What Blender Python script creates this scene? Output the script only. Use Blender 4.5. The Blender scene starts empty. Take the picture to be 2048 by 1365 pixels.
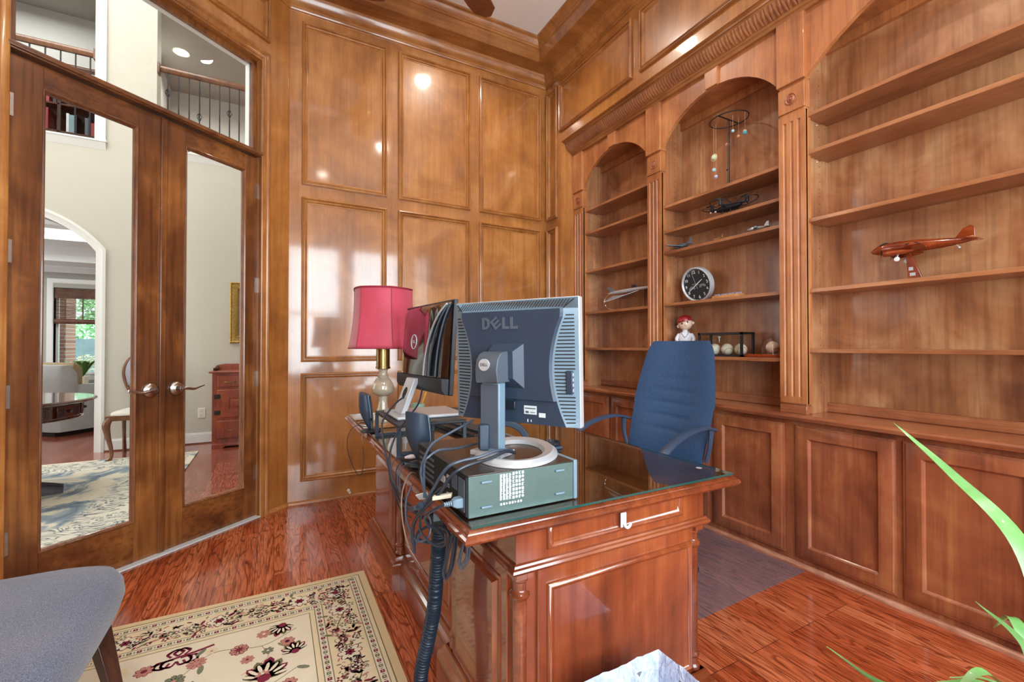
import bpy, bmesh, math, random
from math import sin, cos, pi, radians, sqrt, atan2
from mathutils import Vector, Matrix
random.seed(7)
scene = bpy.context.scene
COL = scene.collection
V = Vector

# ------------------------------------------------------------------ colours and materials
def lin(h, a=1.0):
    h = h.lstrip('#')
    c = [int(h[i:i + 2], 16) / 255 for i in (0, 2, 4)]
    return tuple((x / 12.92 if x <= .04045 else ((x + .055) / 1.055) ** 2.4) for x in c) + (a,)

class NT:
    def __init__(s, name):
        s.mat = bpy.data.materials.new(name); s.mat.use_nodes = True
        s.t = s.mat.node_tree; s.n = s.t.nodes; s.l = s.t.links
        s.b = s.n['Principled BSDF']
    def new(s, typ, **kw):
        n = s.n.new(typ)
        for k, v in kw.items():
            if k in n.inputs: n.inputs[k].default_value = v
            else: setattr(n, k, v)
        return n
    def link(s, a, b): s.l.new(a, b)
    def coord(s, scale=(1, 1, 1), rot=(0, 0, 0), loc=(0, 0, 0), kind='Object'):
        tc = s.new('ShaderNodeTexCoord'); mp = s.new('ShaderNodeMapping')
        mp.inputs['Scale'].default_value = scale; mp.inputs['Rotation'].default_value = rot
        mp.inputs['Location'].default_value = loc
        s.link(tc.outputs[kind], mp.inputs['Vector']); return mp.outputs['Vector']
    def noise(s, vec, scale=5, detail=4, rough=.55, dist=0):
        n = s.new('ShaderNodeTexNoise', Scale=scale, Detail=detail, Roughness=rough, Distortion=dist)
        s.link(vec, n.inputs['Vector']); return n.outputs['Fac']
    def ramp(s, fac, stops, interp='LINEAR'):
        r = s.new('ShaderNodeValToRGB'); r.color_ramp.interpolation = interp
        el = r.color_ramp.elements
        while len(el) < len(stops): el.new(.5)
        for e, (p, c) in zip(el, stops):
            e.position = p; e.color = lin(c) if isinstance(c, str) else c
        s.link(fac, r.inputs['Fac']); return r.outputs['Color']
    def math(s, op, a, b=None):
        n = s.new('ShaderNodeMath', operation=op)
        for i, x in enumerate((a, b)):
            if x is None: continue
            if isinstance(x, (int, float)): n.inputs[i].default_value = x
            else: s.link(x, n.inputs[i])
        return n.outputs[0]
    def mix(s, fac, a, b, mode='MIX'):
        n = s.new('ShaderNodeMix', data_type='RGBA', blend_type=mode)
        for k, x in ((0, fac), (6, a), (7, b)):
            if isinstance(x, (int, float)): n.inputs[k].default_value = x
            elif isinstance(x, (tuple, list)): n.inputs[k].default_value = x
            elif isinstance(x, str): n.inputs[k].default_value = lin(x)
            else: s.link(x, n.inputs[k])
        return n.outputs[2]
    def bump(s, h, strength=.2, dist=.002):
        b = s.new('ShaderNodeBump', Strength=strength, Distance=dist)
        s.link(h, b.inputs['Height']); s.link(b.outputs['Normal'], s.b.inputs['Normal'])
    def set(s, **kw):
        for k, v in kw.items(): s.b.inputs[k.replace('_', ' ')].default_value = v
        return s

def plain(name, col, rough=.5, metal=0., coat=0., spec=.5, var=.06, nscale=8, bump=0., bscale=200, coat_rough=.05):
    """simple surface with a faint mottling so nothing is perfectly uniform"""
    m = NT(name); vec = m.coord()
    f = m.noise(vec, nscale, 3)
    c = lin(col)
    lo = tuple(x * (1 - var) for x in c[:3]) + (1,); hi = tuple(min(1, x * (1 + var)) for x in c[:3]) + (1,)
    m.link(m.ramp(f, [(.3, lo), (.7, hi)]), m.b.inputs['Base Color'])
    m.set(Roughness=rough, Metallic=metal, Coat_Weight=coat, Coat_Roughness=coat_rough, Specular_IOR_Level=spec)
    if bump: m.bump(m.noise(vec, bscale, 2), bump, .001)
    return m.mat

def wood(name, dark, mid, light, axis='z', rough=.3, coat=.4, coat_rough=.12, grain=38, blotch=2.2, spec=.5, bump=.05, lines=.25, cior=1.5):
    """stained timber: stretched grain, broad blotchy stain, fine dark pores"""
    m = NT(name)
    st = {'x': (.055, 1, 1), 'y': (1, .055, 1), 'z': (1, 1, .055)}[axis]
    vec = m.coord(st); raw = m.coord()
    g = m.noise(vec, grain, 5, .62, .4)
    g2 = m.noise(vec, grain * .22, 3, .5, 1.2)
    bl = m.noise(raw, blotch, 4, .6, .6)
    f = m.math('ADD', m.math('MULTIPLY', g, .20), m.math('ADD', m.math('MULTIPLY', g2, .26), m.math('MULTIPLY', bl, .54)))
    c = m.ramp(f, [(.36, dark), (.5, mid), (.62, light)])
    pores = m.noise(vec, grain * 3.2, 2, .5)
    c = m.mix(lines, c, m.ramp(pores, [(.38, '#4a2a12'), (.52, '#ffffff')]), 'MULTIPLY')
    m.link(c, m.b.inputs['Base Color'])
    m.set(Roughness=rough, Coat_Weight=coat, Coat_Roughness=coat_rough, Specular_IOR_Level=spec)
    m.b.inputs['Coat IOR'].default_value = cior
    h = m.math('ADD', g, m.math('MULTIPLY', m.noise(raw, 7, 2), 1.5))
    m.bump(h, bump, .002)
    return m.mat

def emit(name, col, strength):
    m = NT(name); m.set(Emission_Strength=strength); m.b.inputs['Emission Color'].default_value = lin(col)
    m.b.inputs['Base Color'].default_value = lin(col); return m.mat

def clear_glass(name, tint='#ffffff', ior=1.5, rough=0., boost=1.0):
    """thin pane: sees through, mirrors by Fresnel"""
    m = NT(name); m.n.remove(m.b)
    tr = m.new('ShaderNodeBsdfTransparent', Color=lin(tint)); gl = m.new('ShaderNodeBsdfGlossy', Roughness=rough)
    fr = m.new('ShaderNodeFresnel', IOR=ior); mx = m.new('ShaderNodeMixShader')
    geo = m.new('ShaderNodeNewGeometry'); f = m.math('MULTIPLY', m.math('MULTIPLY', fr.outputs[0], boost), m.math('SUBTRACT', 1., geo.outputs['Backfacing']))
    m.link(f, mx.inputs[0]); m.link(tr.outputs[0], mx.inputs[1]); m.link(gl.outputs[0], mx.inputs[2])
    m.link(mx.outputs[0], m.n['Material Output'].inputs['Surface']); return m.mat

# ------------------------------------------------------------------ geometry collector
def catmull(pts, sub=6, closed=False):
    P = [V(p) for p in pts]; n = len(P); out = []
    rng = range(n if closed else n - 1)
    for i in rng:
        p0 = P[(i - 1) % n] if closed or i > 0 else P[0] * 2 - P[1]
        p1 = P[i]; p2 = P[(i + 1) % n]
        p3 = P[(i + 2) % n] if closed or i + 2 < n else P[-1] * 2 - P[-2]
        for k in range(sub):
            t = k / sub
            out.append(.5 * ((2 * p1) + (p2 - p0) * t + (2 * p0 - 5 * p1 + 4 * p2 - p3) * t * t + (3 * p1 - p0 - 3 * p2 + p3) * t ** 3))
    if not closed: out.append(P[-1])
    return out

class G:
    def __init__(s, M=None): s.v = []; s.f = []; s.m = []; s.cur = 0; s.M = M
    def add(s, verts, faces):
        o = len(s.v)
        s.v += [tuple(s.M @ V(p)) if s.M is not None else tuple(p) for p in verts]
        s.f += [tuple(o + i for i in f) for f in faces]; s.m += [s.cur] * len(faces); return s
    def box(s, x0, x1, y0, y1, z0, z1):
        p = [(x, y, z) for z in (z0, z1) for y in (y0, y1) for x in (x0, x1)]
        return s.add(p, [(0, 2, 3, 1), (4, 5, 7, 6), (0, 1, 5, 4), (2, 6, 7, 3), (0, 4, 6, 2), (1, 3, 7, 5)])
    def obox(s, c, ax, ay, az):
        c, ax, ay, az = V(c), V(ax), V(ay), V(az)
        p = [c + ax * i + ay * j + az * k for k in (-1, 1) for j in (-1, 1) for i in (-1, 1)]
        return s.add(p, [(0, 2, 3, 1), (4, 5, 7, 6), (0, 1, 5, 4), (2, 6, 7, 3), (0, 4, 6, 2), (1, 3, 7, 5)])
    def taper(s, c0, c1, r0, r1, n=4, rot=pi / 4, up=None):
        """prism of n sides between two points, radius r0 -> r1"""
        return s.tube([c0, c1], [r0, r1], n, rot=rot)
    def prism(s, poly, lo, hi, axis='z'):
        n = len(poly)
        def P(a, b, c): return {'z': (a, b, c), 'y': (a, c, b), 'x': (c, a, b)}[axis]
        p = [P(a, b, lo) for a, b in poly] + [P(a, b, hi) for a, b in poly]
        return s.add(p, [tuple(range(n)), tuple(range(2 * n - 1, n - 1, -1))] + [(i, (i + 1) % n, n + (i + 1) % n, n + i) for i in range(n)])
    def frame(s, o, U, W, N, u0, u1, w0, w1, prof, cap=False):
        """rectangular moulding: prof is a list of (inset, height) walked inward"""
        o, U, W, N = V(o), V(U), V(W), V(N); loops = []
        for i, h in prof:
            loops += [o + U * a + W * b + N * h for a, b in ((u0 + i, w0 + i), (u1 - i, w0 + i), (u1 - i, w1 - i), (u0 + i, w1 - i))]
        k = len(prof)
        fs = [(j * 4 + q, j * 4 + (q + 1) % 4, (j + 1) * 4 + (q + 1) % 4, (j + 1) * 4 + q) for j in range(k - 1) for q in range(4)]
        if cap: fs.append(tuple((k - 1) * 4 + q for q in range(4)))
        return s.add(loops, fs)
    def tube(s, pts, r, n=8, smooth=0, closed=False, rot=0., squash=1.0):
        P = catmull(pts, smooth, closed) if smooth else [V(p) for p in pts]
        m = len(P)
        R = list(r) if isinstance(r, (list, tuple)) else [r] * m
        if len(R) != m: R = [R[min(int(i * (len(R) - 1) / max(1, m - 1)), len(R) - 2)] * (1 - (i * (len(R) - 1) / (m - 1)) % 1 if i < m - 1 else 0) + R[min(int(i * (len(R) - 1) / max(1, m - 1)) + 1, len(R) - 1)] * ((i * (len(R) - 1) / (m - 1)) % 1 if i < m - 1 else 1) for i in range(m)]
        ref = None; rings = []
        for i in range(m):
            a = P[(i - 1) % m] if closed or i else P[0]; b = P[(i + 1) % m] if closed or i < m - 1 else P[-1]
            t = (b - a).normalized() if (b - a).length > 1e-9 else V((0, 0, 1))
            if ref is None: ref = t.orthogonal().normalized() if abs(t.z) < .999 else V((1, 0, 0))
            ref = (ref - t * ref.dot(t)); ref = ref.normalized() if ref.length > 1e-6 else t.orthogonal().normalized()
            bi = t.cross(ref)
            for k in range(n):
                A = rot + 2 * pi * k / n
                rings.append(P[i] + (ref * cos(A) + bi * sin(A) * squash) * R[i])
        fs = [(i * n + k, i * n + (k + 1) % n, ((i + 1) % m) * n + (k + 1) % n, ((i + 1) % m) * n + k) for i in range(m if closed else m - 1) for k in range(n)]
        if not closed: fs += [tuple(range(n))[::-1], tuple((m - 1) * n + k for k in range(n))]
        return s.add(rings, fs)
    def lathe(s, prof, c=(0, 0, 0), n=24, axis='z', a0=0., flute=None, caps=True):
        """prof: (radius, height) from bottom to top, turned about an axis through c"""
        vs = []
        for r, h in prof:
            for k in range(n):
                A = a0 + 2 * pi * k / n; rr = r
                if flute and flute[1] <= h <= flute[2] and k % 2: rr = r * flute[0]
                x, y = rr * cos(A), rr * sin(A)
                vs.append(V(c) + {'z': V((x, y, h)), 'x': V((h, x, y)), 'y': V((x, h, y))}[axis])
        m = len(prof)
        fs = [(i * n + k, i * n + (k + 1) % n, (i + 1) * n + (k + 1) % n, (i + 1) * n + k) for i in range(m - 1) for k in range(n)]
        if caps: fs += [tuple(range(n)), tuple((m - 1) * n + k for k in range(n))]
        return s.add(vs, fs)
    def ball(s, c, rx, ry=None, rz=None, n=16, R=None):
        ry = ry or rx; rz = rz or rx; h = n // 2; vs = []
        for i in range(h + 1):
            t = pi * i / h
            for k in range(n):
                p = V((rx * sin(t) * cos(2 * pi * k / n), ry * sin(t) * sin(2 * pi * k / n), rz * cos(t)))
                vs.append(V(c) + (R @ p if R is not None else p))
        fs = [(i * n + k, i * n + (k + 1) % n, (i + 1) * n + (k + 1) % n, (i + 1) * n + k) for i in range(h) for k in range(n)]
        return s.add(vs, fs)
    def loft(s, sections, closed=True, cap=True):
        """sections: lists of equal-length point loops"""
        n = len(sections[0]); vs = [p for sec in sections for p in sec]; m = len(sections)
        fs = [(i * n + k, i * n + (k + 1) % n, (i + 1) * n + (k + 1) % n, (i + 1) * n + k) for i in range(m - 1) for k in range(n if closed else n - 1)]
        if cap: fs += [tuple(range(n)), tuple((m - 1) * n + k for k in range(n))]
        return s.add(vs, fs)
    def grid(s, fn, nu, nv):
        vs = [fn(i / nu, j / nv) for j in range(nv + 1) for i in range(nu + 1)]
        return s.add(vs, [(j * (nu + 1) + i, j * (nu + 1) + i + 1, (j + 1) * (nu + 1) + i + 1, (j + 1) * (nu + 1) + i) for j in range(nv) for i in range(nu)])
    def sweep(s, path, prof, closed=True):
        """moulding run along a plan polyline (room kept on its left); prof: (inset, z)"""
        P = [V((x, y)) for x, y in path]; n = len(P); loops = []
        for i in range(n):
            if closed or 0 < i < n - 1:
                d1 = (P[i] - P[(i - 1) % n]).normalized(); d2 = (P[(i + 1) % n] - P[i]).normalized()
            elif i == 0: d1 = d2 = (P[1] - P[0]).normalized()
            else: d1 = d2 = (P[-1] - P[-2]).normalized()
            n1 = V((-d1.y, d1.x)); n2 = V((-d2.y, d2.x)); b = (n1 + n2); b = b / max(.2, b.dot(n1))
            loops.append([(P[i].x + b.x * q, P[i].y + b.y * q, z) for q, z in prof])
        k = len(prof); vs = [p for l in loops for p in l]
        return s.add(vs, [(i * k + j, i * k + j + 1, ((i + 1) % n) * k + j + 1, ((i + 1) % n) * k + j) for i in range(n if closed else n - 1) for j in range(k - 1)])
    def build(s, name, mats, parent=None, bevel=0., seg=2, smooth=True, angle=38, solid=0., subsurf=0):
        me = bpy.data.meshes.new(name); me.from_pydata(s.v, [], s.f)
        bm = bmesh.new(); bm.from_mesh(me)
        bmesh.ops.recalc_face_normals(bm, faces=bm.faces[:]); bm.to_mesh(me); bm.free()
        for mt in (mats if isinstance(mats, (list, tuple)) else [mats]): me.materials.append(mt)
        if len(me.polygons) == len(s.m): me.polygons.foreach_set('material_index', s.m)
        if smooth:
            me.polygons.foreach_set('use_smooth', [True] * len(me.polygons)); me.set_sharp_from_angle(angle=radians(angle))
        me.update()
        o = bpy.data.objects.new(name, me); COL.objects.link(o)
        if parent is not None:
            o.parent = parent
            if not parent.get('local_parts'): o.matrix_parent_inverse = WM(parent).inverted()
        if solid:
            md = o.modifiers.new('thick', 'SOLIDIFY'); md.thickness = solid
        if bevel:
            md = o.modifiers.new('soft', 'BEVEL'); md.width = bevel; md.segments = seg; md.limit_method = 'ANGLE'; md.angle_limit = radians(40)
        if subsurf:
            md = o.modifiers.new('sub', 'SUBSURF'); md.levels = subsurf; md.render_levels = subsurf
        return o

def WM(o):
    M = o.matrix_basis.copy()
    if o.parent is not None: M = WM(o.parent) @ o.matrix_parent_inverse @ M
    return M

def tag(o, label, cat, group=None):
    o['label'] = label; o['category'] = cat
    if group: o['group'] = group
    return o

def thing(name, label, cat, loc=(0, 0, 0), rotz=0., group=None, local=False):
    o = bpy.data.objects.new(name, None); COL.objects.link(o)
    o.empty_display_size = .1; o.location = loc; o.rotation_euler = (0, 0, rotz)
    if local: o['local_parts'] = True
    return tag(o, label, cat, group)

def struct(o):
    o['kind'] = 'structure'; return o

def kids(o): return [c for c in COL.objects if c.parent == o]

def dup(o, parent=None):
    c = o.copy(); COL.objects.link(c)
    if parent is not None: c.parent = parent
    for ch in kids(o): dup(ch, c)
    return c

_fonts = {}
def text_geo(string, size=1.0, bold=False):
    """flat polygons of a string, centred"""
    cu = bpy.data.curves.new('lettering', 'FONT'); cu.body = string; cu.size = size; cu.align_x = 'CENTER'; cu.align_y = 'CENTER'
    cu.resolution_u = 3
    if bold: cu.offset = size * .02
    ob = bpy.data.objects.new('lettering', cu); COL.objects.link(ob)
    me = bpy.data.meshes.new_from_object(ob.evaluated_get(bpy.context.evaluated_depsgraph_get()))
    vs = [v.co.copy() for v in me.vertices]; fs = [tuple(p.vertices) for p in me.polygons]
    bpy.data.objects.remove(ob); bpy.data.curves.remove(cu); bpy.data.meshes.remove(me)
    return vs, fs
# ------------------------------------------------------------------ materials of the place
M = {}
M['panel'] = wood('maple_panelling', '#835026', '#a86b33', '#be8246', 'z', .34, .8, .08, 24, 2.6, lines=.10, bump=.03, cior=1.65)
M['panel_trim'] = wood('maple_moulding', '#855228', '#a86c36', '#be8449', 'z', .3, .6, .1, 34, 3, lines=.18)
M['panel_trim_x'] = wood('maple_moulding_across', '#7e4c25', '#9e6431', '#b77c43', 'x', .3, .6, .1, 34, 3, lines=.18)
M['panel_trim_y'] = wood('maple_moulding_along', '#794724', '#995e31', '#b07541', 'y', .3, .6, .1, 34, 3, lines=.18)
M['case'] = wood('bookcase_maple', '#8a502c', '#b06d40', '#c48754', 'z', .36, .4, .12, 28, 2.2, lines=.18)
M['case_back'] = wood('bookcase_back_veneer', '#77462b', '#a66e48', '#c4956a', 'z', .33, .6, .11, 16, 3.0, lines=.2, bump=.03, cior=1.6)
M['shelf'] = wood('shelf_maple', '#804a2e', '#a0663f', '#b87f58', 'y', .36, .35, .12, 30, 2.2, lines=.16)
M['base'] = wood('base_cabinet_cherry', '#693522', '#955335', '#b27347', 'z', .36, .45, .12, 20, 2.8, lines=.18)
M['counter'] = wood('counter_cherry', '#74402a', '#9a5c3c', '#b0744e', 'y', .26, .45, .08, 30, 2.5, lines=.18)
M['walnut'] = wood('door_walnut', '#3d2110', '#6c3e1f', '#9a6232', 'z', .3, .45, .1, 15, 2.0, lines=.32)
M['walnut_x'] = wood('door_walnut_rail', '#3d2110', '#683b1e', '#925c2e', 'x', .3, .45, .1, 15, 2.0, lines=.32)
M['desk'] = wood('desk_cherry', '#542211', '#823d20', '#9e552e', 'z', .25, .9, .07, 24, 2.4, lines=.14, bump=.02, cior=1.75)
M['desk_trim'] = wood('desk_cherry_trim', '#4c1e10', '#78381d', '#98522f', 'y', .22, .8, .07, 30, 2.4, lines=.18, bump=.02, cior=1.6)
M['desk_trim_x'] = wood('desk_cherry_trim_across', '#4c1e10', '#78381d', '#98522f', 'x', .22, .8, .07, 30, 2.4, lines=.18, bump=.02, cior=1.6)
M['oak_bead'] = wood('oak_quarter_round', '#94562a', '#b4763f', '#c98d55', 'x', .35, .3, .15, 30, 3)
M['bead_y'] = wood('worn_quarter_round', '#85513c', '#b0785e', '#c59379', 'y', .4, .2, .2, 40, 7)
M['dresser'] = wood('dresser_pine', '#6e2d18', '#984428', '#b25e38', 'z', .3, .35, .15, 24, 2.4)
M['mahogany'] = wood('mahogany', '#2a100b', '#48211a', '#653528', 'y', .18, .6, .06, 30, 2.4, lines=.15)
M['chairwood'] = wood('chair_walnut', '#4c2a18', '#73462b', '#8a5a3a', 'z', .25, .5, .1, 30, 3)
M['darkleg'] = wood('dark_stained_leg', '#2c1710', '#4a291d', '#5f3a2a', 'z', .35, .3, .2, 30, 3)
M['plane_wood'] = wood('carved_mahogany', '#5a1f0e', '#853617', '#a04f27', 'y', .15, .8, .04, 60, 10, lines=.15)
M['honey'] = wood('honey_wood', '#9a5d2c', '#c08548', '#d6a066', 'y', .4, .2, .2, 60, 10)
M['fan'] = wood('fan_blade_walnut', '#4a2010', '#6b3319', '#7f4225', 'x', .35, .3, .15, 24, 3)
M['white'] = plain('white_paint', '#e4e4e2', .45, var=.015)
M['hallwall'] = plain('beige_wall_paint', '#c9c5ba', .75, var=.012, bump=.08, bscale=160)
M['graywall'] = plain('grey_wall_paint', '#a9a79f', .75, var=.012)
M['ceil'] = plain('ceiling_paint', '#e8e6e0', .85, var=.012, bump=.25, bscale=90)
M['plaster'] = plain('landing_paint', '#cfcfcc', .8, var=.01)
M['steel'] = plain('satin_nickel', '#b9b2ad', .28, 1., var=.05)
M['chrome'] = plain('chrome', '#d5d5d5', .1, 1., var=.03)
M['hinge'] = plain('brushed_hinge', '#b5b0ac', .35, 1., var=.1, nscale=40)
M['iron'] = plain('wrought_iron', '#2b2a2b', .5, .6, var=.15)
M['brass'] = plain('aged_brass', '#8f7d50', .25, 1., var=.12, nscale=20)
M['blackplastic'] = plain('black_plastic', '#1b222b', .42, var=.08, bump=.05, bscale=400)
M['bluegrey'] = plain('slate_plastic', '#2b3a4d', .45, var=.06, bump=.05, bscale=400)
M['greyplastic'] = plain('grey_blue_plastic', '#6d8596', .42, var=.04)
M['midplastic'] = plain('mid_grey_plastic', '#4c5662', .42, var=.05)
M['silver'] = plain('silver_plastic', '#b9bdc2', .33, .25, var=.03)
M['gloss'] = plain('piano_black', '#120c10', .06, coat=.8, spec=.6, var=.05)
M['slot'] = plain('vent_slot_dark', '#0c1117', .7, var=.1)
M['pcgreen'] = plain('pc_case_paint', '#5d7471', .4, .45, var=.05, nscale=60)
M['pctop'] = plain('pc_top_paint', '#3f3733', .34, .3, coat=.2, var=.06, nscale=30)
M['sticker'] = plain('white_label_print', '#cdd6d8', .6, var=.03)
M['cable'] = plain('dark_cable', '#222a35', .34, var=.15, nscale=30)
M['hose'] = plain('ribbed_hose_plastic', '#1c2937', .36, var=.1)
M['cablegrey'] = plain('grey_cable', '#3c4858', .34, var=.12, nscale=30)
M['cabletan'] = plain('tan_cable', '#7d6656', .45, var=.12, nscale=30)
M['cream'] = plain('cream_plastic', '#d8d2bb', .5, var=.04)
M['pinkwhite'] = plain('offwhite_plug', '#d6ccd0', .45, var=.05)
M['red'] = plain('red_plastic', '#a8302a', .45)
M['white_plastic'] = plain('white_plastic', '#d5dadd', .4, var=.03)
M['seatblue'] = plain('navy_mesh', '#2c4668', .62, var=.16, nscale=90, bump=.35, bscale=700, spec=.35)
M['armblue'] = plain('arm_plastic', '#33445d', .4, var=.08)
def tweed():
    m = NT('grey_blue_tweed'); vec = m.coord()
    n = m.noise(vec, 420, 2, .6); n2 = m.noise(vec, 5, 2)
    c = m.ramp(n, [(.34, '#2f3648'), (.5, '#535a6e'), (.68, '#848899')])
    c = m.mix(.25, c, m.ramp(n2, [(.3, '#55637b'), (.7, '#8a8494')]))
    m.link(c, m.b.inputs['Base Color']); m.set(Roughness=.9, Specular_IOR_Level=.2, Sheen_Weight=.3)
    m.bump(n, .5, .002); return m.mat
M['tweed'] = tweed()
def shade_cloth():
    m = NT('red_silk_shade'); vec = m.coord((1, 1, 1)); n = m.noise(vec, 300, 2); big = m.noise(vec, 9, 2)
    c = m.mix(.5, m.ramp(n, [(.3, '#a92f45'), (.7, '#bd4258')]), m.ramp(big, [(.3, '#a62c40'), (.7, '#c4475f')]))
    m.link(c, m.b.inputs['Base Color']); m.set(Roughness=.6, Sheen_Weight=.3); m.bump(n, .1, .001); return m.mat
M['shade'] = shade_cloth()
M['shade_trim'] = plain('red_shade_piping', '#8c2438', .6)
M['pearl'] = plain('mother_of_pearl_glaze', '#b8ac98', .12, .15, coat=.6, var=.18, nscale=25)
M['liner'] = None
def bagplastic():
    m = NT('translucent_bin_liner'); vec = m.coord((1, 1, .6)); n = m.noise(vec, 14, 5, .6, 2.0); n2 = m.noise(vec, 60, 3, .6, 1.)
    c = m.ramp(n, [(.3, '#9fb0d2'), (.5, '#b9c4e0'), (.72, '#d9e2ee')])
    m.link(c, m.b.inputs['Base Color']); m.set(Roughness=.22, Coat_Weight=.3, Alpha=.93)
    m.bump(m.math('ADD', n, m.math('MULTIPLY', n2, .3)), .9, .02); return m.mat
M['liner'] = bagplastic()
M['binbody'] = plain('grey_bin_plastic', '#6a6d78', .5)
def leafmat():
    m = NT('spiky_leaf'); vec = m.coord(); n = m.noise(vec, 12, 3)
    c = m.ramp(n, [(.25, '#4f8f42'), (.5, '#77b066'), (.8, '#a9cf9e')])
    m.link(c, m.b.inputs['Base Color']); m.set(Roughness=.35, Coat_Weight=.2); m.b.inputs['Subsurface Weight'].default_value = .0
    return m.mat
M['leaf'] = leafmat()
M['terracotta'] = plain('terracotta', '#8a4a30', .8)
M['soil'] = plain('potting_soil', '#2a1d14', .95, var=.3, nscale=60, bump=.8, bscale=120)
M['pane'] = clear_glass('door_glass', '#fbfdfc', 1.45)
M['deskglass'] = clear_glass('desk_glass', '#e3ece8', 1.52, 0., 1.5)
M['glass_edge'] = plain('green_glass_edge', '#1c4a48', .1, coat=.8, var=.1)
M['acrylic'] = clear_glass('clear_acrylic', '#f7fbfb', 1.5)
def matmat():
    m = NT('clear_vinyl_mat'); m.n.remove(m.b)
    tr = m.new('ShaderNodeBsdfTransparent', Color=lin('#f6f3f4')); gl = m.new('ShaderNodeBsdfGlossy', Roughness=.28, Color=lin('#c9d2e2'))
    df = m.new('ShaderNodeBsdfDiffuse', Color=lin('#a9b2c2')); m2 = m.new('ShaderNodeMixShader', Fac=.12)
    mx = m.new('ShaderNodeMixShader', Fac=.10)
    m.link(tr.outputs[0], m2.inputs[1]); m.link(df.outputs[0], m2.inputs[2]); m.link(m2.outputs[0], mx.inputs[1]); m.link(gl.outputs[0], mx.inputs[2]); m.link(mx.outputs[0], m.n['Material Output'].inputs['Surface'])
    return m.mat
M['vinyl'] = matmat()

def floor_mat(name, cols, width=.083, length=1.05, rough=.2):
    """strip oak: random boards, contour-like growth rings, thin dark joints"""
    m = NT(name)
    v = m.coord(rot=(0, 0, pi / 2))
    br = m.new('ShaderNodeTexBrick'); br.offset = .41; br.offset_frequency = 3
    br.inputs['Color1'].default_value = (0, 0, 0, 1); br.inputs['Color2'].default_value = (1, 1, 1, 1)
    br.inputs['Mortar'].default_value = (.5, .5, .5, 1)
    for k, x in (('Scale', 1.), ('Mortar Size', .0011), ('Brick Width', length), ('Row Height', width), ('Bias', 0.)): br.inputs[k].default_value = x
    m.link(v, br.inputs['Vector'])
    tone = br.outputs['Color']; joint = br.outputs['Fac']
    st = m.coord((7.5, .85, 1))
    n = m.new('ShaderNodeTexNoise', noise_dimensions='4D'); n.inputs['Scale'].default_value = 1.5; n.inputs['Detail'].default_value = 2.5
    n.inputs['Roughness'].default_value = .45; n.inputs['Distortion'].default_value = .7
    m.link(st, n.inputs['Vector'])
    sep = m.new('ShaderNodeSeparateColor'); m.link(tone, sep.inputs[0])
    m.link(m.math('MULTIPLY', sep.outputs[0], 37.), n.inputs['W'])
    ring = m.math('FRACT', m.math('MULTIPLY', n.outputs['Fac'], 13.))
    pores = m.noise(m.coord((160, 9, 1)), 1., 2, .6)
    base = m.ramp(sep.outputs[0], [(0., cols[0]), (.5, cols[1]), (1., cols[2])])
    c = m.mix(m.ramp(ring, [(0., (.85, .85, .85, 1)), (.16, (.75, .75, .75, 1)), (.34, (.06, .06, .06, 1)), (1., (.16, .16, .16, 1))]), base, cols[3])
    c = m.mix(.55, c, m.ramp(pores, [(.4, '#8a4a30'), (.56, '#ffffff')]), 'MULTIPLY')
    c = m.mix(joint, c, '#3a1409')
    m.link(c, m.b.inputs['Base Color'])
    m.set(Roughness=rough, Coat_Weight=.35, Coat_Roughness=.08, Specular_IOR_Level=.5)
    h = m.math('SUBTRACT', m.math('MULTIPLY', ring, .12), m.math('MULTIPLY', joint, 1.)); m.bump(h, .12, .002)
    return m.mat
M['floor'] = floor_mat('red_oak_strip_floor', ['#ab4f2b', '#c1643d', '#d0784f', '#7a2f17'])
M['hallfloor'] = floor_mat('hall_cherry_floor', ['#955040', '#a45e4c', '#b26c58', '#854232'], .125, 1.3, .14)

def rug_cloth(name, a, b, c):
    m = NT(name); vec = m.coord(); n = m.noise(vec, 900, 2); n2 = m.noise(vec, 9, 3)
    col = m.mix(.4, m.ramp(n, [(.3, a), (.7, b)]), m.ramp(n2, [(.3, a), (.7, c)]))
    m.link(col, m.b.inputs['Base Color']); m.set(Roughness=.95, Specular_IOR_Level=.1); m.bump(n, .5, .002); return m.mat
M['rug_cream'] = rug_cloth('rug_cream_wool', '#d3c5ab', '#e6dac4', '#dfd2ba')
M['rug_tan'] = rug_cloth('rug_tan_wool', '#cbb189', '#e0c8a2', '#d8be96')
M['rug_gold'] = rug_cloth('rug_gold_wool', '#d3bf9a', '#e6d5b2', '#dfcda9')
M['rug_wine'] = rug_cloth('rug_wine_wool', '#6b2234', '#8c3448', '#7c2b3e')
M['rug_olive'] = rug_cloth('rug_olive_wool', '#655f42', '#857d5c', '#746d4e')
M['rug_rose'] = rug_cloth('rug_rose_wool', '#b0766a', '#c98f80', '#bd8274')
M['rug_grey'] = rug_cloth('rug_grey_green_wool', '#6a6b58', '#8a8a72', '#7a7a66')
M['rug_dark'] = rug_cloth('rug_dark_wool', '#33202a', '#4a3238', '#3d2830')
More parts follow.
